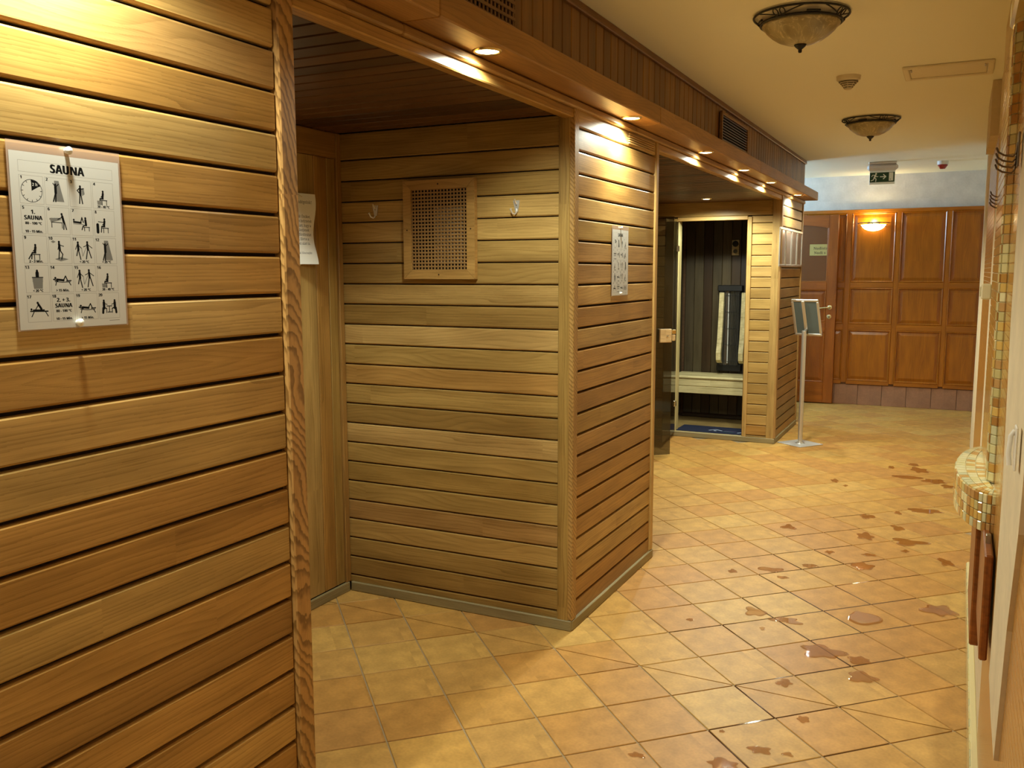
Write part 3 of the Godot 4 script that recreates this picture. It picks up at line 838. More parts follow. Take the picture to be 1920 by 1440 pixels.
	# rounded mosaic ledge
	var lg := thing("mosaic_ledge", "rounded wall ledge covered with cream and amber mosaic at the right", "shelf", Vector3(0.117, 0.0, -3.07))
	var rx := 0.101; var rz := 0.375
	var E := func(t: float, inset: float) -> Vector2: return Vector2(-(rx - inset) * sin(t), (rz - inset) * cos(t))
	var half := PackedVector2Array()
	for k in 33: half.append(E.call(PI * k / 32.0, 0.004))
	part(lg, "ledge_core", prism(half, -0.896, -0.79), grout, Vector3.ZERO, Basis(Vector3(1, 0, 0), Vector3(0, 0, 1), Vector3(0, -1, 0)))
	var N := 30
	for k in N:
		var p0: Vector2 = E.call(PI * (k + 0.06) / N, 0.0)
		var p1: Vector2 = E.call(PI * (k + 0.94) / N, 0.0)
		var d := (p1 - p0).normalized()
		var bs := Basis(Vector3(d.x, 0, d.y), Vector3.UP, Vector3(d.x, 0, d.y).cross(Vector3.UP))
		var mid := (p0 + p1) / 2
		for r in 4:
			part(lg, "mosaic_tile", shared_box(Vector3(snappedf(p0.distance_to(p1), 0.001), 0.0245, 0.006), 0.0015), mosaic_mat(), Vector3(mid.x, 0.805 + r * 0.0265, mid.y), bs)
		for r in 3:
			var i0 := 0.001 + r * 0.027
			var i1 := i0 + 0.0245
			if i1 > rx - 0.004: continue
			var poly := PackedVector2Array([E.call(PI * (k + 0.05) / N, i0), E.call(PI * (k + 0.95) / N, i0), E.call(PI * (k + 0.95) / N, i1), E.call(PI * (k + 0.05) / N, i1)])
			part(lg, "mosaic_tile", prism(poly, -0.901, -0.894), mosaic_mat([2, 3, 8, 5, 0, 2, 8][rng.randi() % 7]), Vector3.ZERO, Basis(Vector3(1, 0, 0), Vector3(0, 0, 1), Vector3(0, -1, 0)))
	# folding seat boards hanging below the ledge
	var mah := timber("mahogany", "9a5420", 0, 0.35)
	for e in [[0.0895, -2.85, 0.41, 0.772, "longer reddish-brown board hanging under the mosaic ledge, on the corridor side", 0.5], [0.0985, -2.45, 0.527, 0.80, "nearer reddish-brown board hanging under the mosaic ledge, close to the plaster panel", 0.38]]:
		var p := thing("hanging_board", e[4], "board", Vector3(e[0], 0, e[1]))
		part(p, "plank", box(Vector3(0.019 if e[1] > -2.6 else 0.026, e[3] - e[2], e[5]), 0.004, 1, 1), mah, Vector3(0, (e[2] + e[3]) / 2, -e[5] / 2))
		part(p, "bracket", shared_box(Vector3(0.012, 0.03, 0.02), 0.002), mat("steel", Color("b8b4ac"), 0.3, 1.0), Vector3(0.0, e[3] + 0.008, -0.12))
	downlight(Vector3(0.05, HC - 0.001, -3.0), "unseen ceiling spotlight lighting the mosaic ledge, out of view over the picture's top edge", 1.5, "", 14.0, 0.8)  # unseen downlight placed to brighten the ledge and the wall around it
	# towel hooks
	var brz := mat("hook_bronze", Color("6a5640"), 0.3, 0.9)
	for e in [[1.735, -2.33, 0.1, "bronze four-wire towel hook on the plaster panel, nearest the camera"], [1.725, -3.46, 0.117, "bronze four-wire towel hook beyond the mosaic pilaster, further along"]]:
		var h := thing("towel_hook", e[3], "hook", Vector3(e[2], e[0], e[1]), "towel hooks on the right wall")
		part(h, "back_plate", shared_box(Vector3(0.004, 0.075, 0.05), 0.001), brz, Vector3(-0.002, 0.03, 0))
		for k in 4:
			var y := -0.018 + k * 0.011
			var zk := -0.018 + k * 0.012
			part(h, "wire", tube([Vector3(-0.004, y + 0.03, zk), Vector3(-0.006, y + 0.008, zk), Vector3(-0.012, y, zk), Vector3(-0.03, y + 0.004, zk - 0.004), Vector3(-0.041, y + 0.012, zk - 0.008), Vector3(-0.045, y + 0.022, zk - 0.008)], 0.0022, 6), brz)
	# switch box and the white clip
	var wht := mat("white_plastic", Color("d8cca6"), 0.4)
	var sb := thing("switch_box", "cream surface-mounted switch box on the plaster beyond the pilaster", "switch", Vector3(0.117, 1.412, -4.3))
	part(sb, "box_body", box(Vector3(0.04, 0.066, 0.075), 0.006), wht, Vector3(-0.02, 0, 0))
	part(sb, "rocker", box(Vector3(0.006, 0.04, 0.03), 0.002), wht, Vector3(-0.0425, 0, 0))
	var cl := thing("wall_clip", "small white plastic holder clip on the plaster panel by the ledge", "holder", Vector3(0.1, 1.2, -1.73))
	part(cl, "clip_plate", box(Vector3(0.004, 0.075, 0.04), 0.0015), mat("clip_white", Color("e4ddd0"), 0.3), Vector3(-0.002, 0, 0))
	part(cl, "clip_hook", tube([Vector3(-0.004, 0.03, 0), Vector3(-0.010, 0.02, 0), Vector3(-0.012, -0.01, 0.004), Vector3(-0.010, -0.03, 0.006)], 0.004, 8), mat("clip_white", Color("e4ddd0"), 0.3))

# ------------------------------------------------------------------ ceiling and what hangs on it
func make_ceiling() -> void:
	var m := mat("ceiling_paint", Color("f0ecd8"), 0.9)
	whole("ceiling", box(Vector3(4.2, 0.12, 12.9)), m, "plain cream painted ceiling over the corridor", "ceiling", Vector3(-1.6, HC + 0.06, -4.6), "", "structure")
	var a := ceiling_lamp("unlit alabaster bowl ceiling lamp with black iron scrolls, the nearer larger-looking one", Vector3(-0.642, HC, -3.95))
	var b: Node3D = a.duplicate()
	b.name = numbered(self, "ceiling_lamp")
	add_child(b, true)
	b.position = Vector3(-0.614, HC, -6.79)
	b.rotation.y = 0.9
	b.set_meta("label", "unlit alabaster bowl ceiling lamp with black iron scrolls, the farther one before the exit sign")
	# added fill lamp behind the camera, a lit copy of the bowl lamp
	var c: Node3D = a.duplicate()
	c.name = numbered(self, "ceiling_lamp")
	add_child(c, true)
	c.position = Vector3(-0.45, HC, 0.55)
	c.set_meta("label", "added lit bowl lamp behind the camera for fill light")
	for o in c.get_children():
		if str(o.name).begins_with("glass_bowl"): o.material_override = glow("fill_bowl_glow", Color(1.0, 0.86, 0.6), 2.5)
	omni(Vector3(-0.45, 2.36, 0.55), Color(0.98, 1.0, 0.93), FILL_E, 0.12)
	# smoke detector
	var s := thing("smoke_detector", "round white smoke detector on the ceiling between the two bowl lamps", "detector", Vector3(-0.601, HC, -5.29))
	var ivory := mat("ivory_plastic", Color("ddd0b4"), 0.45)
	part(s, "base", lathe([Vector2(0.052, -0.024), Vector2(0.061, -0.02), Vector2(0.063, 0.0)], 32), ivory)
	part(s, "chamber", lathe([Vector2(0.0, -0.073), Vector2(0.012, -0.072), Vector2(0.018, -0.066), Vector2(0.016, -0.064), Vector2(0.026, -0.056), Vector2(0.024, -0.054), Vector2(0.034, -0.046), Vector2(0.032, -0.044), Vector2(0.042, -0.036), Vector2(0.04, -0.034), Vector2(0.05, -0.026), Vector2(0.05, -0.02)], 32), ivory)
	var sl := st_new()
	for e in [[0.048, -0.031], [0.039, -0.040], [0.031, -0.049], [0.023, -0.059]]:
		var pts := []
		for k in 28: pts.append(Vector3(e[0] * cos(TAU * k / 28.0), e[1], e[0] * sin(TAU * k / 28.0)))
		add_tube(sl, pts, 0.0021, 5, true)
	part(s, "slot_shade_rings", sl.commit(), mat("slot_shadow", Color("3a3020"), 0.7))  # dark rings stand in for the shade inside the slots
	var rib := st_new()
	for k in 8:
		var t := TAU * k / 8.0
		add_tube(rib, [Vector3(0.05 * cos(t), -0.026, 0.05 * sin(t)), Vector3(0.016 * cos(t), -0.068, 0.016 * sin(t))], 0.0022, 5)
	part(s, "ribs", rib.commit(), ivory)
	# fire alarm
	var f := thing("fire_alarm", "white alarm sounder with a red underside on the ceiling near the far wall", "alarm", Vector3(-0.217, HC, -9.71))
	part(f, "base", lathe([Vector2(0.046, -0.034), Vector2(0.05, -0.03), Vector2(0.05, 0.0)], 28), mat("alarm_white", Color("dcd8d4"), 0.45))
	part(f, "red_cap", lathe([Vector2(0.0, -0.073), Vector2(0.022, -0.072), Vector2(0.042, -0.045), Vector2(0.045, -0.034)], 28), mat("alarm_red", Color("8e1410"), 0.35))
	# ceiling hatch
	var p := thing("ceiling_hatch", "flush rectangular ceiling panel with two chrome clips near the right wall", "panel", Vector3(-0.119, HC, -5.345))
	var cr := mat("hatch_paint", Color("e2d6b8"), 0.6)
	part(p, "plate", box(Vector3(0.36, 0.006, 0.26), 0.001), cr, Vector3(0, -0.004, 0))
	for e in [[0, 0.15, 0.424, 0.03], [0, -0.15, 0.424, 0.03], [0.197, 0, 0.03, 0.27], [-0.197, 0, 0.03, 0.27]]:
		part(p, "frame", box(Vector3(e[2], 0.014, e[3]), 0.004), cr, Vector3(e[0], -0.007, e[1]))
	for x in [-0.172, 0.172]: part(p, "clip", box(Vector3(0.008, 0.006, 0.05), 0.002), mat("steel", Color("b8b4ac"), 0.3, 1.0), Vector3(x, -0.01, 0.08))
	# exit sign
	var e := thing("exit_sign", "green running-man exit sign with an arrow hanging from the far ceiling", "sign", Vector3(-0.735, HC, -9.5))
	var gw := mat("sign_housing", Color("cfc8c4"), 0.4)
	part(e, "ceiling_plate", box(Vector3(0.25, 0.02, 0.06), 0.006), gw, Vector3(0, -0.0105, 0))
	part(e, "housing", box(Vector3(0.278, 0.062, 0.05), 0.02), gw, Vector3(0, -0.052, 0))
	part(e, "panel", box(Vector3(0.228, 0.13, 0.008), 0.002), mat("sign_white", Color("eef4f4"), 0.3), Vector3(0, -0.148, 0))
	var im := Image.create(448, 192, false, Image.FORMAT_RGB8)
	im.fill(Color("0a3a22"))
	var cw := Color("e4e4d8")
	draw_line_on(im, Vector2(112, 24), Vector2(112, 25), 34, cw)
	draw_line_on(im, Vector2(100, 56), Vector2(82, 106), 34, cw, 30)
	draw_line_on(im, Vector2(98, 52), Vector2(52, 46), 13, cw); draw_line_on(im, Vector2(52, 46), Vector2(36, 76), 13, cw)
	draw_line_on(im, Vector2(106, 58), Vector2(124, 84), 13, cw); draw_line_on(im, Vector2(124, 84), Vector2(150, 78), 13, cw)
	draw_line_on(im, Vector2(80, 106), Vector2(62, 146), 17, cw); draw_line_on(im, Vector2(62, 146), Vector2(24, 158), 15, cw)
	draw_line_on(im, Vector2(88, 108), Vector2(116, 128), 17, cw); draw_line_on(im, Vector2(116, 128), Vector2(110, 176), 15, cw)
	draw_line_on(im, Vector2(190, 86), Vector2(280, 86), 18, cw)
	draw_line_on(im, Vector2(290, 86), Vector2(248, 44), 18, cw); draw_line_on(im, Vector2(290, 86), Vector2(248, 128), 18, cw)
	draw_poly_on(im, PackedVector2Array([Vector2(346, 8), Vector2(424, 8), Vector2(424, 170), Vector2(346, 170)]), cw)
	draw_line_on(im, Vector2(372, 140), Vector2(372, 141), 16, Color("3a4a40"))
	var em := mat("exit_print", Color.WHITE, 0.35)
	em.albedo_texture = ImageTexture.create_from_image(im)
	var q := st_new()
	label_quad(q, 0.222, 0.092)
	part(e, "pictogram", q.commit(), em, Vector3(0, -0.146, 0.0046))

func ceiling_lamp(label: String, at: Vector3) -> Node3D:
	var l := thing("ceiling_lamp", label, "ceiling lamp", at)
	var iron := mat("black_iron", Color("0e0a08"), 0.5)
	var al := mat("alabaster", Color("e0d2aa"), 0.3)
	al.albedo_texture = alabaster()
	part(l, "glass_bowl", lathe([Vector2(0.008, -0.121), Vector2(0.03, -0.120), Vector2(0.06, -0.115), Vector2(0.09, -0.103), Vector2(0.115, -0.086), Vector2(0.135, -0.068), Vector2(0.143, -0.056), Vector2(0.152, -0.05), Vector2(0.155, -0.042), Vector2(0.15, -0.036)], 48), al)
	part(l, "ceiling_pan", lathe([Vector2(0.0, -0.03), Vector2(0.146, -0.030), Vector2(0.168, -0.006), Vector2(0.172, 0.0)], 40), mat("pan_white", Color("eee6d0"), 0.6))
	var s := st_new()
	var R := func(r: float, y: float, n: int) -> Array:
		var o := []
		for k in n: o.append(Vector3(r * cos(TAU * k / n), y, r * sin(TAU * k / n)))
		return o
	add_tube(s, R.call(0.187, -0.009, 48), 0.0045, 8, true)
	add_tube(s, R.call(0.160, -0.037, 48), 0.005, 8, true)
	part(l, "iron_ring", s.commit(), iron)
	for k in 4:
		var sc := st_new()
		var t0 := TAU * k / 4.0 + 0.35
		var S := func(t: float, f: float) -> Vector3:
			var r := lerpf(0.186, 0.162, f)
			return Vector3(r * cos(t), lerpf(-0.010, -0.036, f), r * sin(t))
		for sg in [-1.0, 1.0]:
			var c := []
			for i in 15:
				var u := i / 14.0
				c.append(S.call(t0 + sg * (0.05 + 0.5 * u), 0.9 - 0.85 * u))
			add_tube(sc, c, 0.0026, 6)
			var o := []
			for i in 12:
				var u := TAU * i / 12.0
				o.append(S.call(t0 + sg * (0.085 + 0.06 * cos(u)), 0.5 + 0.45 * sin(u)))
			add_tube(sc, o, 0.0024, 6, true)
		part(l, "iron_scroll", sc.commit(), iron)
		var plate := st_new()
		var cc := []
		for i in 9: cc.append(S.call(t0 + 0.785 - 0.16 + 0.32 * i / 8.0, 0.75))
		add_tube(plate, cc, 0.0045, 6)
		part(l, "iron_leaf", plate.commit(), iron)
	part(l, "finial", lathe([Vector2(0.0, -0.153), Vector2(0.006, -0.152), Vector2(0.008, -0.145), Vector2(0.007, -0.140), Vector2(0.02, -0.129), Vector2(0.025, -0.121), Vector2(0.023, -0.116), Vector2(0.0, -0.115)], 24), iron)
	return l

func alabaster() -> ImageTexture:
	if tex.has("alabaster"): return tex["alabaster"]
	var a := noise(71, 1.0, 3)
	var b := noise(72, 1.0, 2)
	var data := PackedByteArray()
	data.resize(256 * 128 * 3)
	var k := 0
	for y in 128:
		for x in 256:
			var t := TAU * x / 256.0
			var p := Vector3(cos(t), y / 50.0, sin(t)) * 0.55
			var wv := b.get_noise_3dv(p) * 1.6
			var v := absf(a.get_noise_3d(p.x * 1.5 + wv, p.y * 1.5 - wv, p.z * 1.5 + wv))
			var l := 0.70 + 0.24 * pow(1.0 - minf(v * 4.0, 1.0), 5.0) + 0.08 * b.get_noise_3dv(p * 2.0)
			data[k] = int(255 * clampf(l, 0, 1)); data[k + 1] = int(255 * clampf(l * 0.985, 0, 1)); data[k + 2] = int(255 * clampf(l * 0.94, 0, 1))
			k += 3
	tex["alabaster"] = ImageTexture.create_from_image(Image.create_from_data(256, 128, false, Image.FORMAT_RGB8, data))
	return tex["alabaster"]

# ------------------------------------------------------------------ inside the infrared cabin
func make_infrared_cabin() -> void:
	var w := thing("wall_left_9", "grey-brown upright boards inside the infrared cabin, seen through its doorway", "wall", Vector3.ZERO, "", "structure")
	var core := timber("core", "5a3c1c", 0, 0.8)
	part(w, "floor_panel", box(Vector3(1.09, 0.04, 0.86)), timber("cabin_floor", "b0925a", 0), Vector3(-1.98, 0.0225, -8.42))
	part(w, "ceiling_panel", box(Vector3(1.09, 0.03, 1.1)), core, Vector3(-1.98, 2.05, -8.54))
	part(w, "backing", box(Vector3(1.12, 2.02, 0.03)), core, Vector3(-1.98, 1.03, -8.87))
	part(w, "side_panel", box(Vector3(0.02, 2.0, 0.86)), core, Vector3(-1.468, 1.04, -8.42))
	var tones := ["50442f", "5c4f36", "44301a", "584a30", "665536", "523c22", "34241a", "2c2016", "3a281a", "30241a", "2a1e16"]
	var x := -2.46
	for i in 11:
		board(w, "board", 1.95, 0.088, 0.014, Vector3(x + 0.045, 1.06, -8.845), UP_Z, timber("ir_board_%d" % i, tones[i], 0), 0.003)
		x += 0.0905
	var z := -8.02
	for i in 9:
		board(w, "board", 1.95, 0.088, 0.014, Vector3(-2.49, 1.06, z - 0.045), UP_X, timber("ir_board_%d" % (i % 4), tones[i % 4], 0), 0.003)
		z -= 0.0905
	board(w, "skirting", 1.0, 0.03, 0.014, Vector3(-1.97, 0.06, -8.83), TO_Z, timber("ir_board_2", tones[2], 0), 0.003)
	# bench
	var pale := timber("bench_timber", "efdca2", 0, 0.45)
	var b := thing("sauna_bench", "pale timber bench inside the infrared cabin behind the doorway", "bench", Vector3(-1.98, 0, -8.6))
	board(b, "seat_board", 0.98, 0.19, 0.03, Vector3(0, 0.487, -0.11), Basis(Vector3(1, 0, 0), Vector3(0, 0, -1), Vector3(0, 1, 0)), pale, 0.004)
	board(b, "seat_board", 0.98, 0.19, 0.03, Vector3(0, 0.487, 0.082), Basis(Vector3(1, 0, 0), Vector3(0, 0, -1), Vector3(0, 1, 0)), pale, 0.012)
	board(b, "front_board", 0.98, 0.066, 0.024, Vector3(0, 0.437, 0.155), TO_Z, pale, 0.006)
	board(b, "front_board", 0.98, 0.066, 0.024, Vector3(0, 0.369, 0.155), TO_Z, pale, 0.003)
	# infrared heater
	var h := thing("infrared_heater", "tall infrared heater with a wire guard and bright reflector on the cabin wall", "heater", Vector3(-2.0, 0.945, -8.835))
	var blk := mat("heater_black", Color("14100c"), 0.5)
	part(h, "housing", box(Vector3(0.238, 0.84, 0.026), 0.004), blk, Vector3(0, 0, 0.013))
	part(h, "end_cap", box(Vector3(0.238, 0.06, 0.07), 0.006), blk, Vector3(0, 0.39, 0.036))
	part(h, "end_cap", box(Vector3(0.238, 0.06, 0.05), 0.006), blk, Vector3(0, -0.39, 0.026))
	var refl := st_new()
	var prof := []
	for k in 13:
		var t := -1.0 + 2.0 * k / 12.0
		prof.append(Vector2(0.095 * t, 0.062 - 0.034 * (1.0 - t * t)))
	for k in 12:
		var d: Vector2 = (prof[k + 1] - prof[k]).normalized()
		face(refl, [Vector3(prof[k].x, -0.36, prof[k].y), Vector3(prof[k + 1].x, -0.36, prof[k + 1].y), Vector3(prof[k + 1].x, 0.36, prof[k + 1].y), Vector3(prof[k].x, 0.36, prof[k].y)], Vector3(-d.y, 0, d.x))
	part(h, "reflector", refl.commit(), mat("reflector_steel", Color("98948a"), 0.25, 0.8))
	part(h, "heating_tube", tube([Vector3(-0.01, -0.34, 0.06), Vector3(-0.01, 0.34, 0.06)], 0.008, 10), mat("tube_streak_white", Color("f0ece4"), 0.15, 0.1))  # white colour stands for the bright reflected streak along the tube
	for k in 13: part(h, "guard_wire", tube([Vector3(-0.09 + k * 0.015, -0.365, 0.078), Vector3(-0.09 + k * 0.015, 0.365, 0.078)], 0.0024, 5), blk)
	for k in 5: part(h, "guard_bar", tube([Vector3(-0.1, -0.32 + k * 0.16, 0.076), Vector3(0.1, -0.32 + k * 0.16, 0.076)], 0.0022, 5), blk)
	# back rest rails
	var which := ["left", "right"]
	for i in 2:
		var r := thing("backrest_rail", "curved pale timber backrest rail standing on the %s of the infrared heater" % which[i], "backrest", Vector3([-2.058, -1.845][i], 0.96, -8.63), "curved backrest rails")
		var pl := PackedVector2Array()
		var cur := [Vector2(-0.05, 0.335), Vector2(-0.03, 0.1), Vector2(0.0, -0.12), Vector2(0.035, -0.24), Vector2(0.03, -0.31), Vector2(0.0, -0.335)]
		for p in cur: pl.append(p)
		for k in range(cur.size() - 1, -1, -1): pl.append(cur[k] - Vector2(0.045, 0.01))
		part(r, "rail", prism(pl, -0.022, 0.022, 0.6, 4), timber("bench_timber", "efdca2", 0), Vector3.ZERO, Basis(Vector3(0, 0, 1), Vector3.UP, Vector3(-1, 0, 0)))
		part(r, "mount_block", shared_box(Vector3(0.03, 0.03, 0.05), 0.003), pale, Vector3(0, 0.3, -0.1))
	# thermometer plate
	var t := thing("thermometer", "small pale thermometer plate with a round dark dial high on the cabin wall", "thermometer", Vector3(-1.972, 1.725, -8.838))
	part(t, "plate", box(Vector3(0.07, 0.148, 0.012), 0.003), timber("bench_timber", "efdca2", 0), Vector3(0, 0, 0.006))
	part(t, "dial", lathe([Vector2(0.029, 0.0), Vector2(0.029, 0.006), Vector2(0.024, 0.009), Vector2(0.0, 0.009)], 24), blk, Vector3(0, 0.036, 0.012), Basis(Vector3.RIGHT, PI / 2))
	part(t, "lower_dial", lathe([Vector2(0.02, 0.0), Vector2(0.02, 0.004), Vector2(0.0, 0.004)], 24), mat("dial_grey", Color("6a6a60"), 0.4), Vector3(0, -0.035, 0.012), Basis(Vector3.RIGHT, PI / 2))
	# blue mat
	var im := Image.create(512, 256, false, Image.FORMAT_RGB8)
	im.fill(Color("0c1634"))
	var cw := Color("b8c4d8")
	draw_line_on(im, Vector2(250, 170), Vector2(290, 120), 12, cw); draw_line_on(im, Vector2(290, 120), Vector2(345, 160), 12, cw)
	draw_line_on(im, Vector2(296, 172), Vector2(297, 172), 22, cw)
	draw_line_on(im, Vector2(365, 160), Vector2(450, 160), 7, Color("7a5a8a"))
	draw_line_on(im, Vector2(365, 186), Vector2(440, 186), 7, Color("3a7a6a"))
	draw_line_on(im, Vector2(478, 200), Vector2(508, 170), 12, cw)
	var mm := mat("mat_print", Color.WHITE, 0.9)
	mm.albedo_texture = ImageTexture.create_from_image(im)
	var q := st_new()
	label_quad(q, 0.6, 0.32)
	var mt := thing("bath_mat", "dark blue mat with a pale logo on the infrared cabin's floor", "mat", Vector3(-1.992, 0.0435, -8.14))
	part(mt, "mat_body", box(Vector3(0.606, 0.006, 0.326), 0.002), mat("mat_blue", Color("0c1634"), 0.95), Vector3(0, 0.003, 0))
	part(mt, "mat_print", q.commit(), mm, Vector3(0, 0.0066, 0), Basis(Vector3.RIGHT, -PI / 2))
	# glass doors
	var tint := mat("smoked_glass", Color(0.10, 0.085, 0.035, 0.55), 0.04)
	tint.transparency = BaseMaterial3D.TRANSPARENCY_ALPHA
	var chrome := mat("chrome", Color("e8e4dc"), 0.15, 1.0)
	var hinge := Vector3(-2.282, 0, -7.925)
	var free := Vector3(-2.219, 0, -7.335)
	var d := thing("door_2", "smoked glass door of the infrared cabin swung open towards the camera", "door", hinge, "", "structure")
	d.rotation.y = atan2(-(free - hinge).z, (free - hinge).x)
	part(d, "glass_leaf", box(Vector3(0.592, 1.895, 0.008), 0.0015), tint, Vector3(0.3, 0.988, 0))
	for y in [1.70, 0.305]:
		part(d, "hinge", box(Vector3(0.05, 0.055, 0.026), 0.004), chrome, Vector3(0.022, y, 0.0))
	hinge = Vector3(-2.50, 0, -6.6)
	free = Vector3(-2.05, 0, -7.0)
	d = thing("door_3", "smoked glass sauna door with a wooden grip, open at the back of the second alcove", "door", hinge, "", "structure")
	d.rotation.y = atan2(-(free - hinge).z, (free - hinge).x)
	part(d, "glass_leaf", box(Vector3(0.60, 1.905, 0.008), 0.0015), tint, Vector3(0.302, 0.975, 0))
	for y in [1.7, 0.3]: part(d, "hinge", box(Vector3(0.05, 0.055, 0.026), 0.004), chrome, Vector3(0.02, y, 0))
	var gw := timber("grip_timber", "d6b078", 0)
	part(d, "wooden_grip", box(Vector3(0.1, 0.108, 0.028), 0.004, 1, 4), gw, Vector3(0.535, 0.99, 0.02))
	part(d, "wooden_grip", box(Vector3(0.1, 0.108, 0.028), 0.004, 1, 4), gw, Vector3(0.535, 0.99, -0.02))
	part(d, "grip_screw", lathe([Vector2(0.009, 0.0), Vector2(0.009, 0.003), Vector2(0.0, 0.004)], 14), chrome, Vector3(0.55, 0.985, 0.034), Basis(Vector3.RIGHT, PI / 2))
	part(d, "latch", box(Vector3(0.035, 0.035, 0.036), 0.004), mat("brass_polished", Color("e0d0a0"), 0.2, 1.0), Vector3(0.612, 1.02, 0))
	part(d, "latch", box(Vector3(0.03, 0.05, 0.03), 0.004), gw, Vector3(0.612, 0.972, 0))

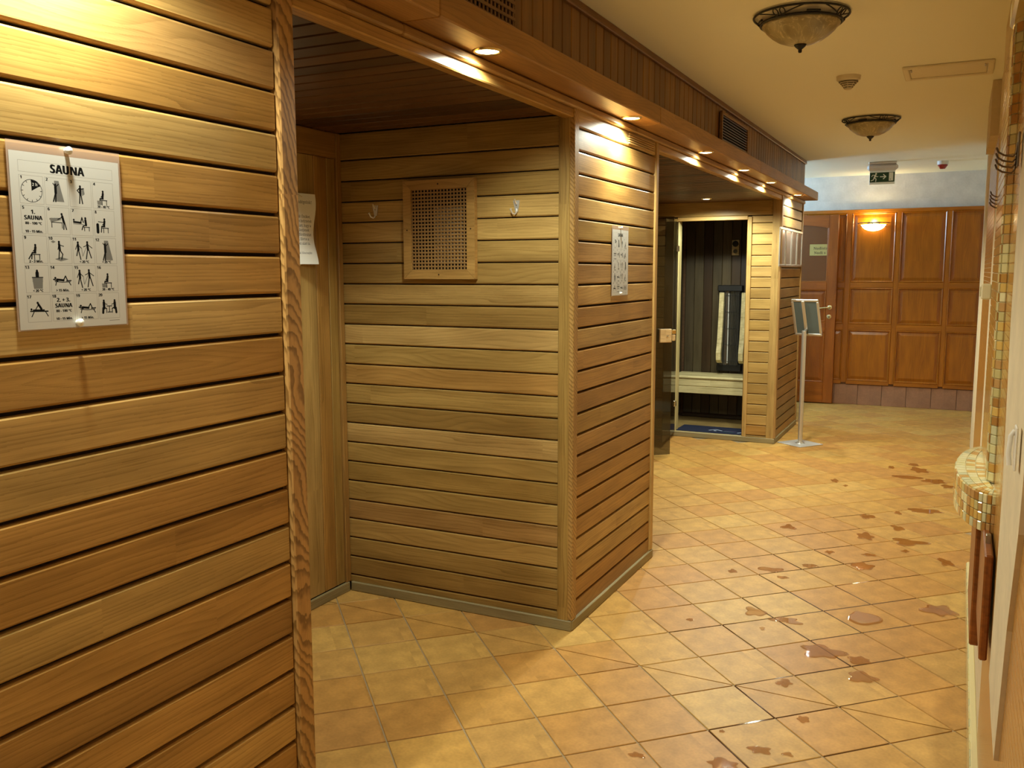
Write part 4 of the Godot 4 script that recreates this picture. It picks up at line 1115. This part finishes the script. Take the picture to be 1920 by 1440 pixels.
# ------------------------------------------------------------------ small things
func poster_image() -> ImageTexture:
	if tex.has("poster"): return tex["poster"]
	var W := 896; var H := 1276
	var im := Image.create(W, H, false, Image.FORMAT_RGB8)
	im.fill(Color("e6e3dc"))
	var K := Color("141414")
	var G := Color("8c8a86")
	var frame := func(x: float, y: float, w: float, h: float):
		for q in [[x, y, x + w, y], [x + w, y, x + w, y + h], [x + w, y + h, x, y + h], [x, y + h, x, y]]:
			draw_line_on(im, Vector2(q[0], q[1]), Vector2(q[2], q[3]), 2.2, Color("a8a49c"))
	frame.call(64, 62, 770, 80)
	for e in [-3, 0, 3]: draw_text_on(im, "SAUNA", Vector2(449 + e, 102 + e * 0.3), 84, K, true)
	# figures in cell coordinates 0..1: "o" disc x y r, "l" limb x1 y1 x2 y2 w, "g" the same in grey, "p" grey polygon
	var stand := ["o", 0.5, 0.22, 0.045, "l", 0.5, 0.3, 0.5, 0.52, 0.11, "l", 0.48, 0.52, 0.44, 0.86, 0.05, "l", 0.52, 0.52, 0.58, 0.86, 0.05]
	var shower := ["p", 0.42, 0.12, 0.62, 0.12, 0.82, 0.86, 0.4, 0.86, "o", 0.46, 0.24, 0.045, "l", 0.46, 0.32, 0.46, 0.54, 0.11, "l", 0.45, 0.54, 0.34, 0.86, 0.05, "l", 0.47, 0.54, 0.44, 0.86, 0.05, "l", 0.44, 0.3, 0.36, 0.2, 0.035, "l", 0.5, 0.3, 0.6, 0.22, 0.035, "g", 0.44, 0.12, 0.6, 0.12, 0.05]
	var seat := ["o", 0.5, 0.34, 0.045, "l", 0.5, 0.42, 0.47, 0.6, 0.1, "l", 0.5, 0.62, 0.36, 0.62, 0.06, "l", 0.35, 0.62, 0.32, 0.84, 0.045, "l", 0.38, 0.68, 0.68, 0.68, 0.035, "l", 0.44, 0.68, 0.44, 0.86, 0.03, "l", 0.66, 0.68, 0.66, 0.86, 0.03, "l", 0.52, 0.45, 0.4, 0.56, 0.035]
	var lying := ["l", 0.12, 0.52, 0.3, 0.58, 0.05, "o", 0.2, 0.47, 0.045, "l", 0.28, 0.53, 0.56, 0.56, 0.09, "l", 0.56, 0.55, 0.66, 0.4, 0.045, "l", 0.66, 0.4, 0.74, 0.57, 0.045, "l", 0.7, 0.58, 0.9, 0.57, 0.045, "l", 0.18, 0.6, 0.5, 0.63, 0.03, "l", 0.5, 0.63, 0.86, 0.62, 0.03, "l", 0.24, 0.62, 0.2, 0.74, 0.035, "l", 0.8, 0.62, 0.88, 0.74, 0.035]
	var pair := ["o", 0.24, 0.2, 0.045, "l", 0.24, 0.28, 0.25, 0.48, 0.1, "l", 0.25, 0.48, 0.34, 0.84, 0.045, "l", 0.22, 0.48, 0.16, 0.7, 0.045, "l", 0.2, 0.3, 0.12, 0.46, 0.03, "l", 0.28, 0.32, 0.4, 0.42, 0.03, "g", 0.4, 0.42, 0.44, 0.72, 0.025, "g", 0.44, 0.72, 0.62, 0.38, 0.025, "o", 0.68, 0.18, 0.045, "l", 0.68, 0.26, 0.7, 0.46, 0.1, "l", 0.68, 0.46, 0.6, 0.82, 0.045, "l", 0.73, 0.46, 0.84, 0.78, 0.045, "l", 0.66, 0.3, 0.5, 0.36, 0.03, "l", 0.74, 0.3, 0.9, 0.4, 0.03]
	var foot := ["p", 0.2, 0.7, 0.44, 0.7, 0.42, 0.86, 0.22, 0.86]
	var cells := [
		[], shower, stand + ["l", 0.46, 0.3, 0.36, 0.38, 0.04, "l", 0.36, 0.38, 0.44, 0.46, 0.04, "p", 0.56, 0.3, 0.66, 0.26, 0.7, 0.5, 0.58, 0.58, "l", 0.55, 0.32, 0.66, 0.3, 0.035], seat + foot,
		[], ["l", 0.12, 0.44, 0.5, 0.46, 0.03, "p", 0.12, 0.4, 0.6, 0.38, 0.62, 0.46, 0.16, 0.56, "l", 0.2, 0.55, 0.2, 0.74, 0.03, "l", 0.66, 0.56, 0.66, 0.76, 0.03, "l", 0.2, 0.55, 0.66, 0.56, 0.03, "o", 0.66, 0.24, 0.045, "l", 0.68, 0.32, 0.74, 0.54, 0.1, "l", 0.74, 0.54, 0.72, 0.8, 0.045, "l", 0.77, 0.54, 0.84, 0.8, 0.045, "l", 0.66, 0.36, 0.48, 0.44, 0.035],
		["l", 0.12, 0.5, 0.44, 0.52, 0.08, "o", 0.12, 0.42, 0.04, "l", 0.44, 0.5, 0.5, 0.32, 0.045, "l", 0.5, 0.32, 0.56, 0.5, 0.045, "g", 0.1, 0.57, 0.56, 0.58, 0.03, "o", 0.66, 0.34, 0.045, "l", 0.66, 0.42, 0.68, 0.6, 0.1, "l", 0.66, 0.6, 0.54, 0.64, 0.05, "l", 0.54, 0.64, 0.48, 0.78, 0.045, "l", 0.56, 0.68, 0.84, 0.68, 0.03, "l", 0.6, 0.68, 0.6, 0.82, 0.03, "l", 0.82, 0.68, 0.82, 0.82, 0.03], seat.duplicate() + ["l", 0.16, 0.56, 0.16, 0.84, 0.13, "l", 0.46, 0.46, 0.2, 0.44, 0.03],
		seat + ["l", 0.36, 0.62, 0.2, 0.84, 0.045], ["p", 0.1, 0.2, 0.2, 0.15, 0.32, 0.2, 0.2, 0.25, "p", 0.24, 0.84, 0.5, 0.76, 0.86, 0.84, 0.5, 0.92, "o", 0.46, 0.2, 0.045, "l", 0.46, 0.28, 0.48, 0.5, 0.1, "l", 0.48, 0.5, 0.6, 0.66, 0.045, "l", 0.6, 0.66, 0.54, 0.84, 0.045, "l", 0.46, 0.5, 0.42, 0.82, 0.045, "l", 0.5, 0.32, 0.66, 0.36, 0.03, "l", 0.44, 0.32, 0.4, 0.48, 0.03], pair, shower,
		["o", 0.5, 0.2, 0.045, "l", 0.5, 0.28, 0.5, 0.42, 0.14, "p", 0.28, 0.44, 0.74, 0.44, 0.7, 0.86, 0.33, 0.86, "l", 0.28, 0.44, 0.74, 0.44, 0.03, "g", 0.3, 0.58, 0.72, 0.58, 0.03], lying, pair, seat + foot,
		["l", 0.12, 0.6, 0.86, 0.62, 0.05, "o", 0.16, 0.53, 0.04, "l", 0.24, 0.56, 0.7, 0.57, 0.05, "l", 0.26, 0.64, 0.16, 0.8, 0.035, "l", 0.76, 0.64, 0.86, 0.8, 0.035, "o", 0.44, 0.3, 0.045, "l", 0.47, 0.36, 0.58, 0.52, 0.09, "l", 0.46, 0.38, 0.34, 0.54, 0.035], [], lying, ["o", 0.24, 0.3, 0.045, "l", 0.24, 0.38, 0.24, 0.6, 0.12, "l", 0.26, 0.58, 0.36, 0.62, 0.05, "l", 0.2, 0.6, 0.18, 0.78, 0.1, "l", 0.36, 0.62, 0.36, 0.78, 0.035, "o", 0.78, 0.3, 0.045, "l", 0.78, 0.38, 0.78, 0.6, 0.12, "l", 0.76, 0.58, 0.64, 0.62, 0.05, "l", 0.82, 0.6, 0.84, 0.78, 0.1, "l", 0.64, 0.62, 0.64, 0.78, 0.035, "l", 0.38, 0.52, 0.64, 0.52, 0.035, "l", 0.5, 0.52, 0.5, 0.74, 0.035, "l", 0.42, 0.76, 0.6, 0.76, 0.035, "l", 0.28, 0.42, 0.4, 0.46, 0.03, "l", 0.74, 0.42, 0.62, 0.46, 0.03]]
	var foots := {3: "30 - 40 °C", 8: "2 - 3 Min.", 10: "< 20 °C", 11: "< 20 °C", 12: "< 20 °C", 13: "> 15 Min.", 14: "< 20 °C", 15: "30 - 40 °C", 18: "> 15 Min."}
	for i in 20:
		var cx := 64.0 + (i % 4) * 196.0
		var cy := 166.0 + (i / 4) * 214.0
		var cw := 182.0; var ch := 200.0
		frame.call(cx, cy, cw, ch)
		for e in [-1, 1]: draw_text_on(im, str(i + 1), Vector2(cx + 18 + e, cy + 16), 30, K, true)
		var o := Vector2(cx, cy)
		var sc := func(x: float, y: float) -> Vector2: return o + Vector2(x * cw, y * ch)
		var c: Array = cells[i]
		var k := 0
		while k < c.size():
			match c[k]:
				"o":
					draw_line_on(im, sc.call(c[k + 1], c[k + 2]), sc.call(c[k + 1], c[k + 2]) + Vector2(0, 1), c[k + 3] * 2 * cw, K); k += 4
				"l", "g":
					draw_line_on(im, sc.call(c[k + 1], c[k + 2]), sc.call(c[k + 3], c[k + 4]), c[k + 5] * cw, K if c[k] == "l" else G); k += 6
				"p":
					draw_poly_on(im, PackedVector2Array([sc.call(c[k + 1], c[k + 2]), sc.call(c[k + 3], c[k + 4]), sc.call(c[k + 5], c[k + 6]), sc.call(c[k + 7], c[k + 8])]), G); k += 9
		if foots.has(i): for e in [-1, 1]: draw_text_on(im, foots[i], Vector2(cx + cw / 2 + e, cy + ch - 14), 25, K, true)
		if i == 0:
			var m := o + Vector2(92, 108)
			for t in 60:
				draw_line_on(im, m + Vector2.from_angle(TAU * t / 60.0) * 80, m + Vector2.from_angle(TAU * (t + 1) / 60.0) * 80, 3.5, K)
			for t in 12: draw_line_on(im, m + Vector2.from_angle(TAU * t / 12.0) * 66, m + Vector2.from_angle(TAU * t / 12.0) * 78, 4, K)
			draw_poly_on(im, PackedVector2Array([m, m + Vector2(0, -80), m + Vector2(38, -70), m + Vector2(69, -40)]), K)
			draw_text_on(im, "2 h", m + Vector2(27, -46), 30, Color("e6e3dc"), true)
		if i == 4 or i == 17:
			for e in [-1.5, 1.5]: draw_text_on(im, "1." if i == 4 else "2. + 3.", Vector2(cx + 91 + e, cy + 44), 40, K, true)
			for e in [-1.5, 1.5]: draw_text_on(im, "SAUNA", Vector2(cx + 91 + e, cy + 86), 42, K, true)
			for e in [-1, 1]: draw_text_on(im, "80 - 100 °C", Vector2(cx + 91 + e, cy + 126), 26, K, true)
			for e in [-1, 1]: draw_text_on(im, "10 - 15 Min.", Vector2(cx + 91 + e, cy + 184), 25, K, true)
	draw_line_on(im, Vector2(740, 1240), Vector2(830, 1240), 4, G)
	im.generate_mipmaps()
	tex["poster"] = ImageTexture.create_from_image(im)
	return tex["poster"]

func sauna_poster(label: String, at: Vector3) -> void:
	var p := thing("sauna_poster", label, "poster", at, "laminated sauna posters")
	p.basis = TO_X
	var pm := mat("poster_print", Color(0.86, 0.86, 0.86), 0.6)
	pm.metallic_specular = 0.2
	pm.albedo_texture = poster_image()
	var sl := mat("laminate", Color(0.85, 0.74, 0.66, 0.4), 0.12)
	sl.transparency = BaseMaterial3D.TRANSPARENCY_ALPHA
	part(p, "laminate_sleeve", box(Vector3(0.22, 0.312, 0.001)), sl, Vector3(0, 0, 0.0025))
	var q := st_new()
	label_quad(q, 0.213, 0.293)
	part(p, "printed_sheet", q.commit(), pm, Vector3(0, -0.0075, 0.0034))
	var pin := lathe([Vector2(0.0045, 0.0), Vector2(0.004, 0.004), Vector2(0.0065, 0.006), Vector2(0.007, 0.009), Vector2(0.0, 0.011)], 14)
	for e in [[0.0, 0.149], [0.002, -0.146]]:
		part(p, "push_pin", pin, mat("pin_white", Color("eeeae0"), 0.3), Vector3(e[0], e[1], 0.003), Basis(Vector3.RIGHT, PI / 2))

func coat_hook(label: String, at: Vector3) -> void:
	var h := thing("coat_hook", label, "hook", at, "small chrome coat hooks")
	var cr := mat("hook_chrome", Color("e8e4dc"), 0.3, 0.6)
	part(h, "back_plate", prism(PackedVector2Array([Vector2(-0.015, 0.026), Vector2(0.015, 0.026), Vector2(0.007, -0.02), Vector2(-0.005, -0.02)]), 0.0, 0.004), cr)
	part(h, "prong", tube([Vector3(0.001, -0.008, 0.004), Vector3(0.001, -0.024, 0.008), Vector3(-0.002, -0.03, 0.016), Vector3(-0.008, -0.026, 0.026), Vector3(-0.012, -0.014, 0.03)], 0.0034, 8), cr)
	part(h, "prong_tip", lathe([Vector2(0.0, -0.005), Vector2(0.0045, -0.002), Vector2(0.0045, 0.002), Vector2(0.0, 0.005)], 10), cr, Vector3(-0.0125, -0.011, 0.0305))
	part(h, "upper_prong", tube([Vector3(0.0, 0.012, 0.004), Vector3(0.0, 0.02, 0.016), Vector3(0.001, 0.03, 0.022)], 0.003, 8), cr)
	part(h, "screw", shared_box(Vector3(0.005, 0.005, 0.002), 0.001), mat("steel", Color("b8b4ac"), 0.3, 1.0), Vector3(0.0, 0.006, 0.005))

func make_small_things() -> void:
	sauna_poster("laminated sauna pictogram poster on the near cabin wall at the left edge", Vector3(XF, 1.559, -1.076))
	sauna_poster("smaller-looking laminated sauna poster on the middle cabin's front, seen at an angle", Vector3(XF, 1.5465, -3.905))
	# paper notice
	var n := thing("paper_notice", "white printed paper notice curling off the boards at the back of the first alcove", "notice", Vector3(-2.526, 1.682, -3.04))
	n.basis = TO_X
	var im := Image.create(640, 900, false, Image.FORMAT_RGB8)
	im.fill(Color("efece2"))
	var K := Color("2a2a2a")
	draw_text_on(im, "Kedves Vendégeink!", Vector2(320, 110), 52, K, false, true)
	var lines := ["Tisztelettel kérjük Önöket,", "hogy a kényelmes helyzetek", "betartása miatt, hogy a", "szaunában szíveskedjenek", "mellőzni a fürdőruhát", "használni, illetve a", "lepedőt ez alatt is."]
	for i in lines.size(): draw_text_on(im, lines[i], Vector2([560, 590, 590, 555, 598, 545, 560][i], 292 + i * 57), 46, K, false, true, 2)
	draw_text_on(im, "Köszönjük! Köszönjük!", Vector2(560, 756), 34, K, false, true, 2)
	var pm := mat("notice_print", Color.WHITE, 0.8)
	pm.albedo_texture = ImageTexture.create_from_image(im)
	pm.cull_mode = BaseMaterial3D.CULL_DISABLED
	var s := st_new()
	var P := func(u: float, v: float) -> Vector3:
		var edge := pow(maxf(u, 0.0), 2.0)
		return Vector3(-0.105 + 0.21 * u - 0.006 * edge * (1.0 + sin(v * 6.0)), 0.1485 - 0.297 * v, 0.003 + edge * (0.014 + 0.012 * sin(v * 7.0 + 0.4)) + 0.012 * u * maxf(v - 0.7, 0.0))
	for i in 10:
		for j in 14:
			var q := []; var uv := []
			for e in [[0, 0], [1, 0], [1, 1], [0, 1]]:
				q.append(P.call((i + e[0]) / 10.0, (j + e[1]) / 14.0)); uv.append(Vector2((i + e[0]) / 10.0, (j + e[1]) / 14.0))
			var nn: Vector3 = (q[1] - q[0]).cross(q[3] - q[0]).normalized()
			if nn.z < 0: nn = -nn
			tri(s, [q[0], q[1], q[2]], [nn, nn, nn], [uv[0], uv[1], uv[2]])
			tri(s, [q[0], q[2], q[3]], [nn, nn, nn], [uv[0], uv[2], uv[3]])
	part(n, "sheet", s.commit(), pm)
	part(n, "pin", tube([Vector3(-0.004, 0.147, 0.004), Vector3(0.002, 0.142, 0.012), Vector3(0.012, 0.132, 0.024)], 0.0011, 6), mat("pin_wood", Color("c8a860"), 0.6))
	part(n, "tape", shared_box(Vector3(0.02, 0.012, 0.0006)), mat("tape", Color("e8dca0"), 0.4), Vector3(0.004, -0.1475, 0.0045))
	# framed lattice grille
	var g := thing("lattice_grille", "framed square-hole wooden lattice grille on the first alcove's side wall", "vent", Vector3(-2.0, 1.678, -3.345))
	var fm := timber("grille_frame", "cc9e58", 1)
	var W := 0.352; var H := 0.418; var f := 0.0385
	for e in [[0, 1], [0, -1], [1, 0], [-1, 0]]:
		var pl: PackedVector2Array
		if e[0] == 0: pl = PackedVector2Array([Vector2(-W / 2 + 0.001, e[1] * H / 2), Vector2(W / 2 - 0.001, e[1] * H / 2), Vector2(W / 2 - f - 0.001, e[1] * (H / 2 - f)), Vector2(-W / 2 + f + 0.001, e[1] * (H / 2 - f))])
		else: pl = PackedVector2Array([Vector2(e[0] * W / 2, -H / 2), Vector2(e[0] * W / 2, H / 2), Vector2(e[0] * (W / 2 - f), H / 2 - f), Vector2(e[0] * (W / 2 - f), -H / 2 + f)])
		part(g, "frame_side", prism(pl, 0.0, 0.024, 0.6, 4, Vector2(rng.randf(), rng.randf())), fm)
	part(g, "dark_backing", shared_box(Vector3(W - 2 * f, H - 2 * f, 0.002)), mat("void_dark", Color("120a04"), 0.9), Vector3(0, 0, 0.0022))
	var wrap := PackedVector2Array()
	part(g, "foil_bag", box(Vector3(0.14, 0.24, 0.004), 0.0015), mat("foil", Color("c8bcb0"), 0.22, 0.6), Vector3(0.04, -0.02, 0.0055))
	var la := st_new()
	for k in 18: add_box(la, Vector3(0.0072, H - 2 * f, 0.003), Vector3(-0.1375 + k * 0.01618, 0, 0.0145), 0.001)
	for k in 24: add_box(la, Vector3(W - 2 * f, 0.0068, 0.003), Vector3(0, -0.1705 + k * 0.01483, 0.0160), 0.001)
	part(g, "lattice", la.commit(), timber("lattice_light", "b48a52", 0)).set_meta("kind", "stuff")
	for e in [[0.0, 0.19], [0.0, -0.19], [0.157, 0.0], [-0.157, 0.0]]:
		part(g, "screw", lathe([Vector2(0.0035, 0.0), Vector2(0.003, 0.0012), Vector2(0.0, 0.0014)], 10), mat("screw_dark", Color("3a2410"), 0.5), Vector3(e[0], e[1], 0.0245), Basis(Vector3.RIGHT, PI / 2))
	coat_hook("small chrome coat hook left of the lattice grille in the first alcove", Vector3(-2.338, 1.766, -3.349))
	coat_hook("small chrome coat hook right of the lattice grille in the first alcove", Vector3(-1.642, 1.762, -3.349))
	# four silver frames
	var order := ["nearest", "second", "third", "farthest"]
	var alu := mat("anodised", Color("d8d4cc"), 0.3, 0.85)
	for i in 4:
		var fr := thing("silver_frame", "silver snap frame on the far cabin's side, the %s of the four" % order[i], "frame", Vector3(XF + 0.001, 1.703, -8.01 - i * 0.298), "silver frames on the far cabin")
		fr.basis = TO_X
		for e in [[0.0, 0.156, 0.286, 0.02], [0.0, -0.156, 0.286, 0.02]]: part(fr, "frame_side", shared_box(Vector3(e[2], e[3], 0.011), 0.003), alu, Vector3(e[0], e[1], 0.0055))
		for x in [-0.133, 0.133]: part(fr, "frame_side", shared_box(Vector3(0.02, 0.292, 0.011), 0.003), alu, Vector3(x, 0, 0.0055))
		part(fr, "sheet", shared_box(Vector3(0.246, 0.292, 0.004)), mat("frame_sheet", Color("9a8e84"), 0.16), Vector3(0, 0, 0.004))
	# sign stand
	var sd := thing("sign_stand", "silver floor sign stand with a tilted panel seen from behind, beside the far cabin", "sign stand", Vector3(-1.187, 0, -8.04))
	var silver := mat("stand_silver", Color("cfcac0"), 0.32, 0.8)
	part(sd, "base_plate", box(Vector3(0.272, 0.006, 0.272), 0.002), mat("base_silver", Color("d2d0cc"), 0.4, 0.4), Vector3(0, 0.004, 0), Basis(Vector3.UP, -0.62))
	part(sd, "base_collar", lathe([Vector2(0.04, 0.007), Vector2(0.036, 0.012), Vector2(0.021, 0.016)], 24), silver)
	part(sd, "pole", lathe([Vector2(0.0195, 0.008), Vector2(0.0195, 0.985), Vector2(0.016, 0.99), Vector2(0.0, 0.99)], 24), silver)
	var hd := Basis(Vector3(0.979, 0, 0.201), Vector3.UP, Vector3(-0.201, 0, 0.979)) * Basis(Vector3.RIGHT, 0.40)
	var hp := Vector3(0.01, 1.10, -0.035)
	part(sd, "back_panel", box(Vector3(0.205, 0.31, 0.004), 0.001), mat("panel_grey", Color("56605c"), 0.5), hp, hd)
	for e in [[0.0, 0.161, 0.236, 0.022], [0.0, -0.161, 0.236, 0.022], [0.109, 0.0, 0.022, 0.3], [-0.109, 0.0, 0.022, 0.3]]:
		part(sd, "frame_side", box(Vector3(e[2], e[3], 0.014), 0.004), silver, hp + hd * Vector3(e[0], e[1], 0), hd)
	part(sd, "strut", box(Vector3(0.028, 0.27, 0.012), 0.002), silver, hp + hd * Vector3(-0.012, 0.025, 0.009), hd)
	part(sd, "tilt_joint", tube([Vector3(0, 0.975, 0), hp + hd * Vector3(-0.012, -0.11, 0.006)], 0.013, 10), silver)

# ------------------------------------------------------------------ water on the floor
func make_puddles() -> void:
	var wm := mat("water_film", Color(0.66, 0.38, 0.10, 0.45), 0.03)
	wm.transparency = BaseMaterial3D.TRANSPARENCY_ALPHA
	var spots := [[-0.738, -6.690, 0.027, 0.070], [-0.652, -6.570, 0.019, 0.034], [-0.255, -7.522, 0.041, 0.063], [-0.203, -7.337, 0.060, 0.120], [-0.397, -7.347, 0.024, 0.061], [-0.279, -7.025, 0.097, 0.074], [-0.095, -6.984, 0.084, 0.090], [-0.011, -6.846, 0.052, 0.069], [-0.837, -5.342, 0.044, 0.058], [-0.444, -5.792, 0.046, 0.065], [-0.109, -6.065, 0.106, 0.069], [-0.275, -5.957, 0.020, 0.041], [-0.409, -5.335, 0.048, 0.089], [-0.257, -5.600, 0.037, 0.060], [-0.181, -5.322, 0.095, 0.076], [-0.556, -4.937, 0.023, 0.039], [-0.359, -4.982, 0.040, 0.029], [-0.193, -5.135, 0.020, 0.030], [-0.366, -4.766, 0.060, 0.071], [0.011, -5.026, 0.039, 0.076], [-0.772, -4.513, 0.070, 0.042], [-0.617, -4.653, 0.049, 0.035], [-0.714, -4.417, 0.031, 0.024], [-0.742, -3.905, 0.047, 0.065], [-0.306, -4.056, 0.074, 0.092], [-0.011, -4.277, 0.075, 0.084], [-0.950, -4.408, 0.024, 0.033], [-0.591, -3.863, 0.064, 0.037], [-0.414, -3.590, 0.089, 0.074], [-0.268, -3.574, 0.050, 0.046], [-0.250, -3.419, 0.055, 0.057], [-0.498, -3.248, 0.029, 0.036], [-0.400, -2.997, 0.022, 0.027], [-0.491, -2.736, 0.037, 0.033], [-0.624, -2.797, 0.010, 0.011], [-0.405, -2.747, 0.017, 0.013], [-0.574, -2.602, 0.049, 0.037], [-0.824, -2.537, 0.028, 0.019], [-0.972, -3.690, 0.016, 0.018], [-0.675, -3.724, 0.013, 0.018]]
	var named := {3: "thin puddle on the tiles level with the sign stand, farthest of the larger ones", 5: "long flat puddle in mid-corridor just nearer than the sign stand", 6: "puddle near the right wall, level with the far cabin's doorway", 7: "thin puddle touching the right wall just beyond the mosaic ledge as seen", 9: "lone rounded puddle in mid-corridor, nearer than the sign stand",
		10: "wide brown puddle beside the mosaic ledge's rounded end", 12: "rounded puddle in mid-corridor ringed by a bright rim", 14: "broad brown double puddle to the right, beyond the white-glinting one", 18: "white-glinting puddle reflecting the far wall lamp", 19: "puddle by the right wall level with the hanging boards' tops", 20: "long narrow puddle along a joint in front of the second alcove",
		23: "brown puddle against a wet joint, first one right of the middle cabin's corner", 24: "large pale-shining puddle right of mid-corridor", 25: "broad faint puddle at the right wall beside the hanging boards", 28: "elongated puddle running along a wet joint right of mid-corridor", 29: "short brown puddle right beside the elongated one along the joint", 30: "puddle just nearer than the elongated one, on the same joint", 36: "glinting puddle at the picture's bottom edge"}
	var fwd := Vector3(-0.177, 0, -0.984)
	var side := Vector3(0.984, 0, -0.177)
	for i in spots.size():
		var p = spots[i]
		var nz := noise(200 + i, 0.9, 1)
		var s := st_new()
		var ring := []
		var M := 26
		for k in M:
			var t := TAU * k / M
			var r := 1.0 + 0.55 * nz.get_noise_2d(cos(t) * 0.75, sin(t) * 0.75)
			ring.append(side * (p[2] * 0.9 * r * cos(t)) + fwd * (p[3] * 0.85 * r * sin(t)))
		var up := Vector3.UP
		for k in M:
			var a: Vector3 = ring[k]
			var b: Vector3 = ring[(k + 1) % M]
			var a1 := a * 0.82 + up * 0.0012
			var b1 := b * 0.82 + up * 0.0012
			var na := (a.normalized() * 0.35 + up).normalized()
			var nb := (b.normalized() * 0.35 + up).normalized()
			var z := Vector2.ZERO
			tri(s, [a, b, b1], [na, nb, up], [z, z, z])
			tri(s, [a, b1, a1], [na, up, up], [z, z, z])
			tri(s, [up * 0.0014, a1, b1], [up, up, up], [z, z, z])
		var dist: String = "far" if p[1] < -5.9 else ("middle" if p[1] < -4.2 else "near")
		var place: String = {"far": "on the floor tiles level with the far cabin", "middle": "on the floor tiles beside the second alcove", "near": "on the floor tiles in the foreground"}[dist]
		if named.has(i): whole("puddle", s.commit(), wm, named[i], "puddle", Vector3(p[0], 0.0016, p[1]), "larger puddles on the tiles")
		else: whole("water_splash", s.commit(), wm, "small shiny water splash " + place, "splash", Vector3(p[0], 0.0016, p[1]), "small splashes " + place)
	# water standing in the joints between tiles
	var S := 0.25506
	var A := Vector3(0.71630, 0, -0.69779)
	var B := Vector3(0.69779, 0, 0.71630)
	var O := Vector3(-1.02337, 0, -3.15321)
	var fl := get_node("floor")
	var wet := mat("wet_joint", Color("54341a"), 0.05)
	for e in [[1, -1, 0], [2, -1, 1], [3, -2, 1], [3, -1, 1], [4, -1, 1], [4, -2, 1], [3, -2, 0], [4, -3, 1], [4, -3, 0], [5, -3, 0], [5, -2, 1], [5, -2, 0], [6, -2, 0], [2, -1, 0], [3, -1, 0], [4, -1, 0], [5, -1, 0], [3, 0, 1], [2, 1, 0], [3, 0, 0], [3, 1, 0], [0, 2, 0], [1, 2, 0], [1, 1, 0], [1, 1, 1], [0, 2, 1], [1, 3, 0], [6, -3, 0], [5, -4, 0], [6, -4, 0], [6, -4, 1], [7, -5, 0], [8, -6, 0], [6, -5, 0], [4, -4, 0], [5, -4, 1], [4, 0, 0], [2, 2, 0]]:
		var d: Vector3 = A if e[2] == 0 else B
		var at: Vector3 = O + A * S * float(e[0]) + B * S * float(e[1]) + d * S * 0.5
		var o := part(fl, "wet_joint", shared_box(Vector3(S * 0.97, 0.003, 0.0060), 0.001), wet, at - fl.position + Vector3(0, -0.0012, 0), Basis(d, Vector3.UP, d.cross(Vector3.UP)))
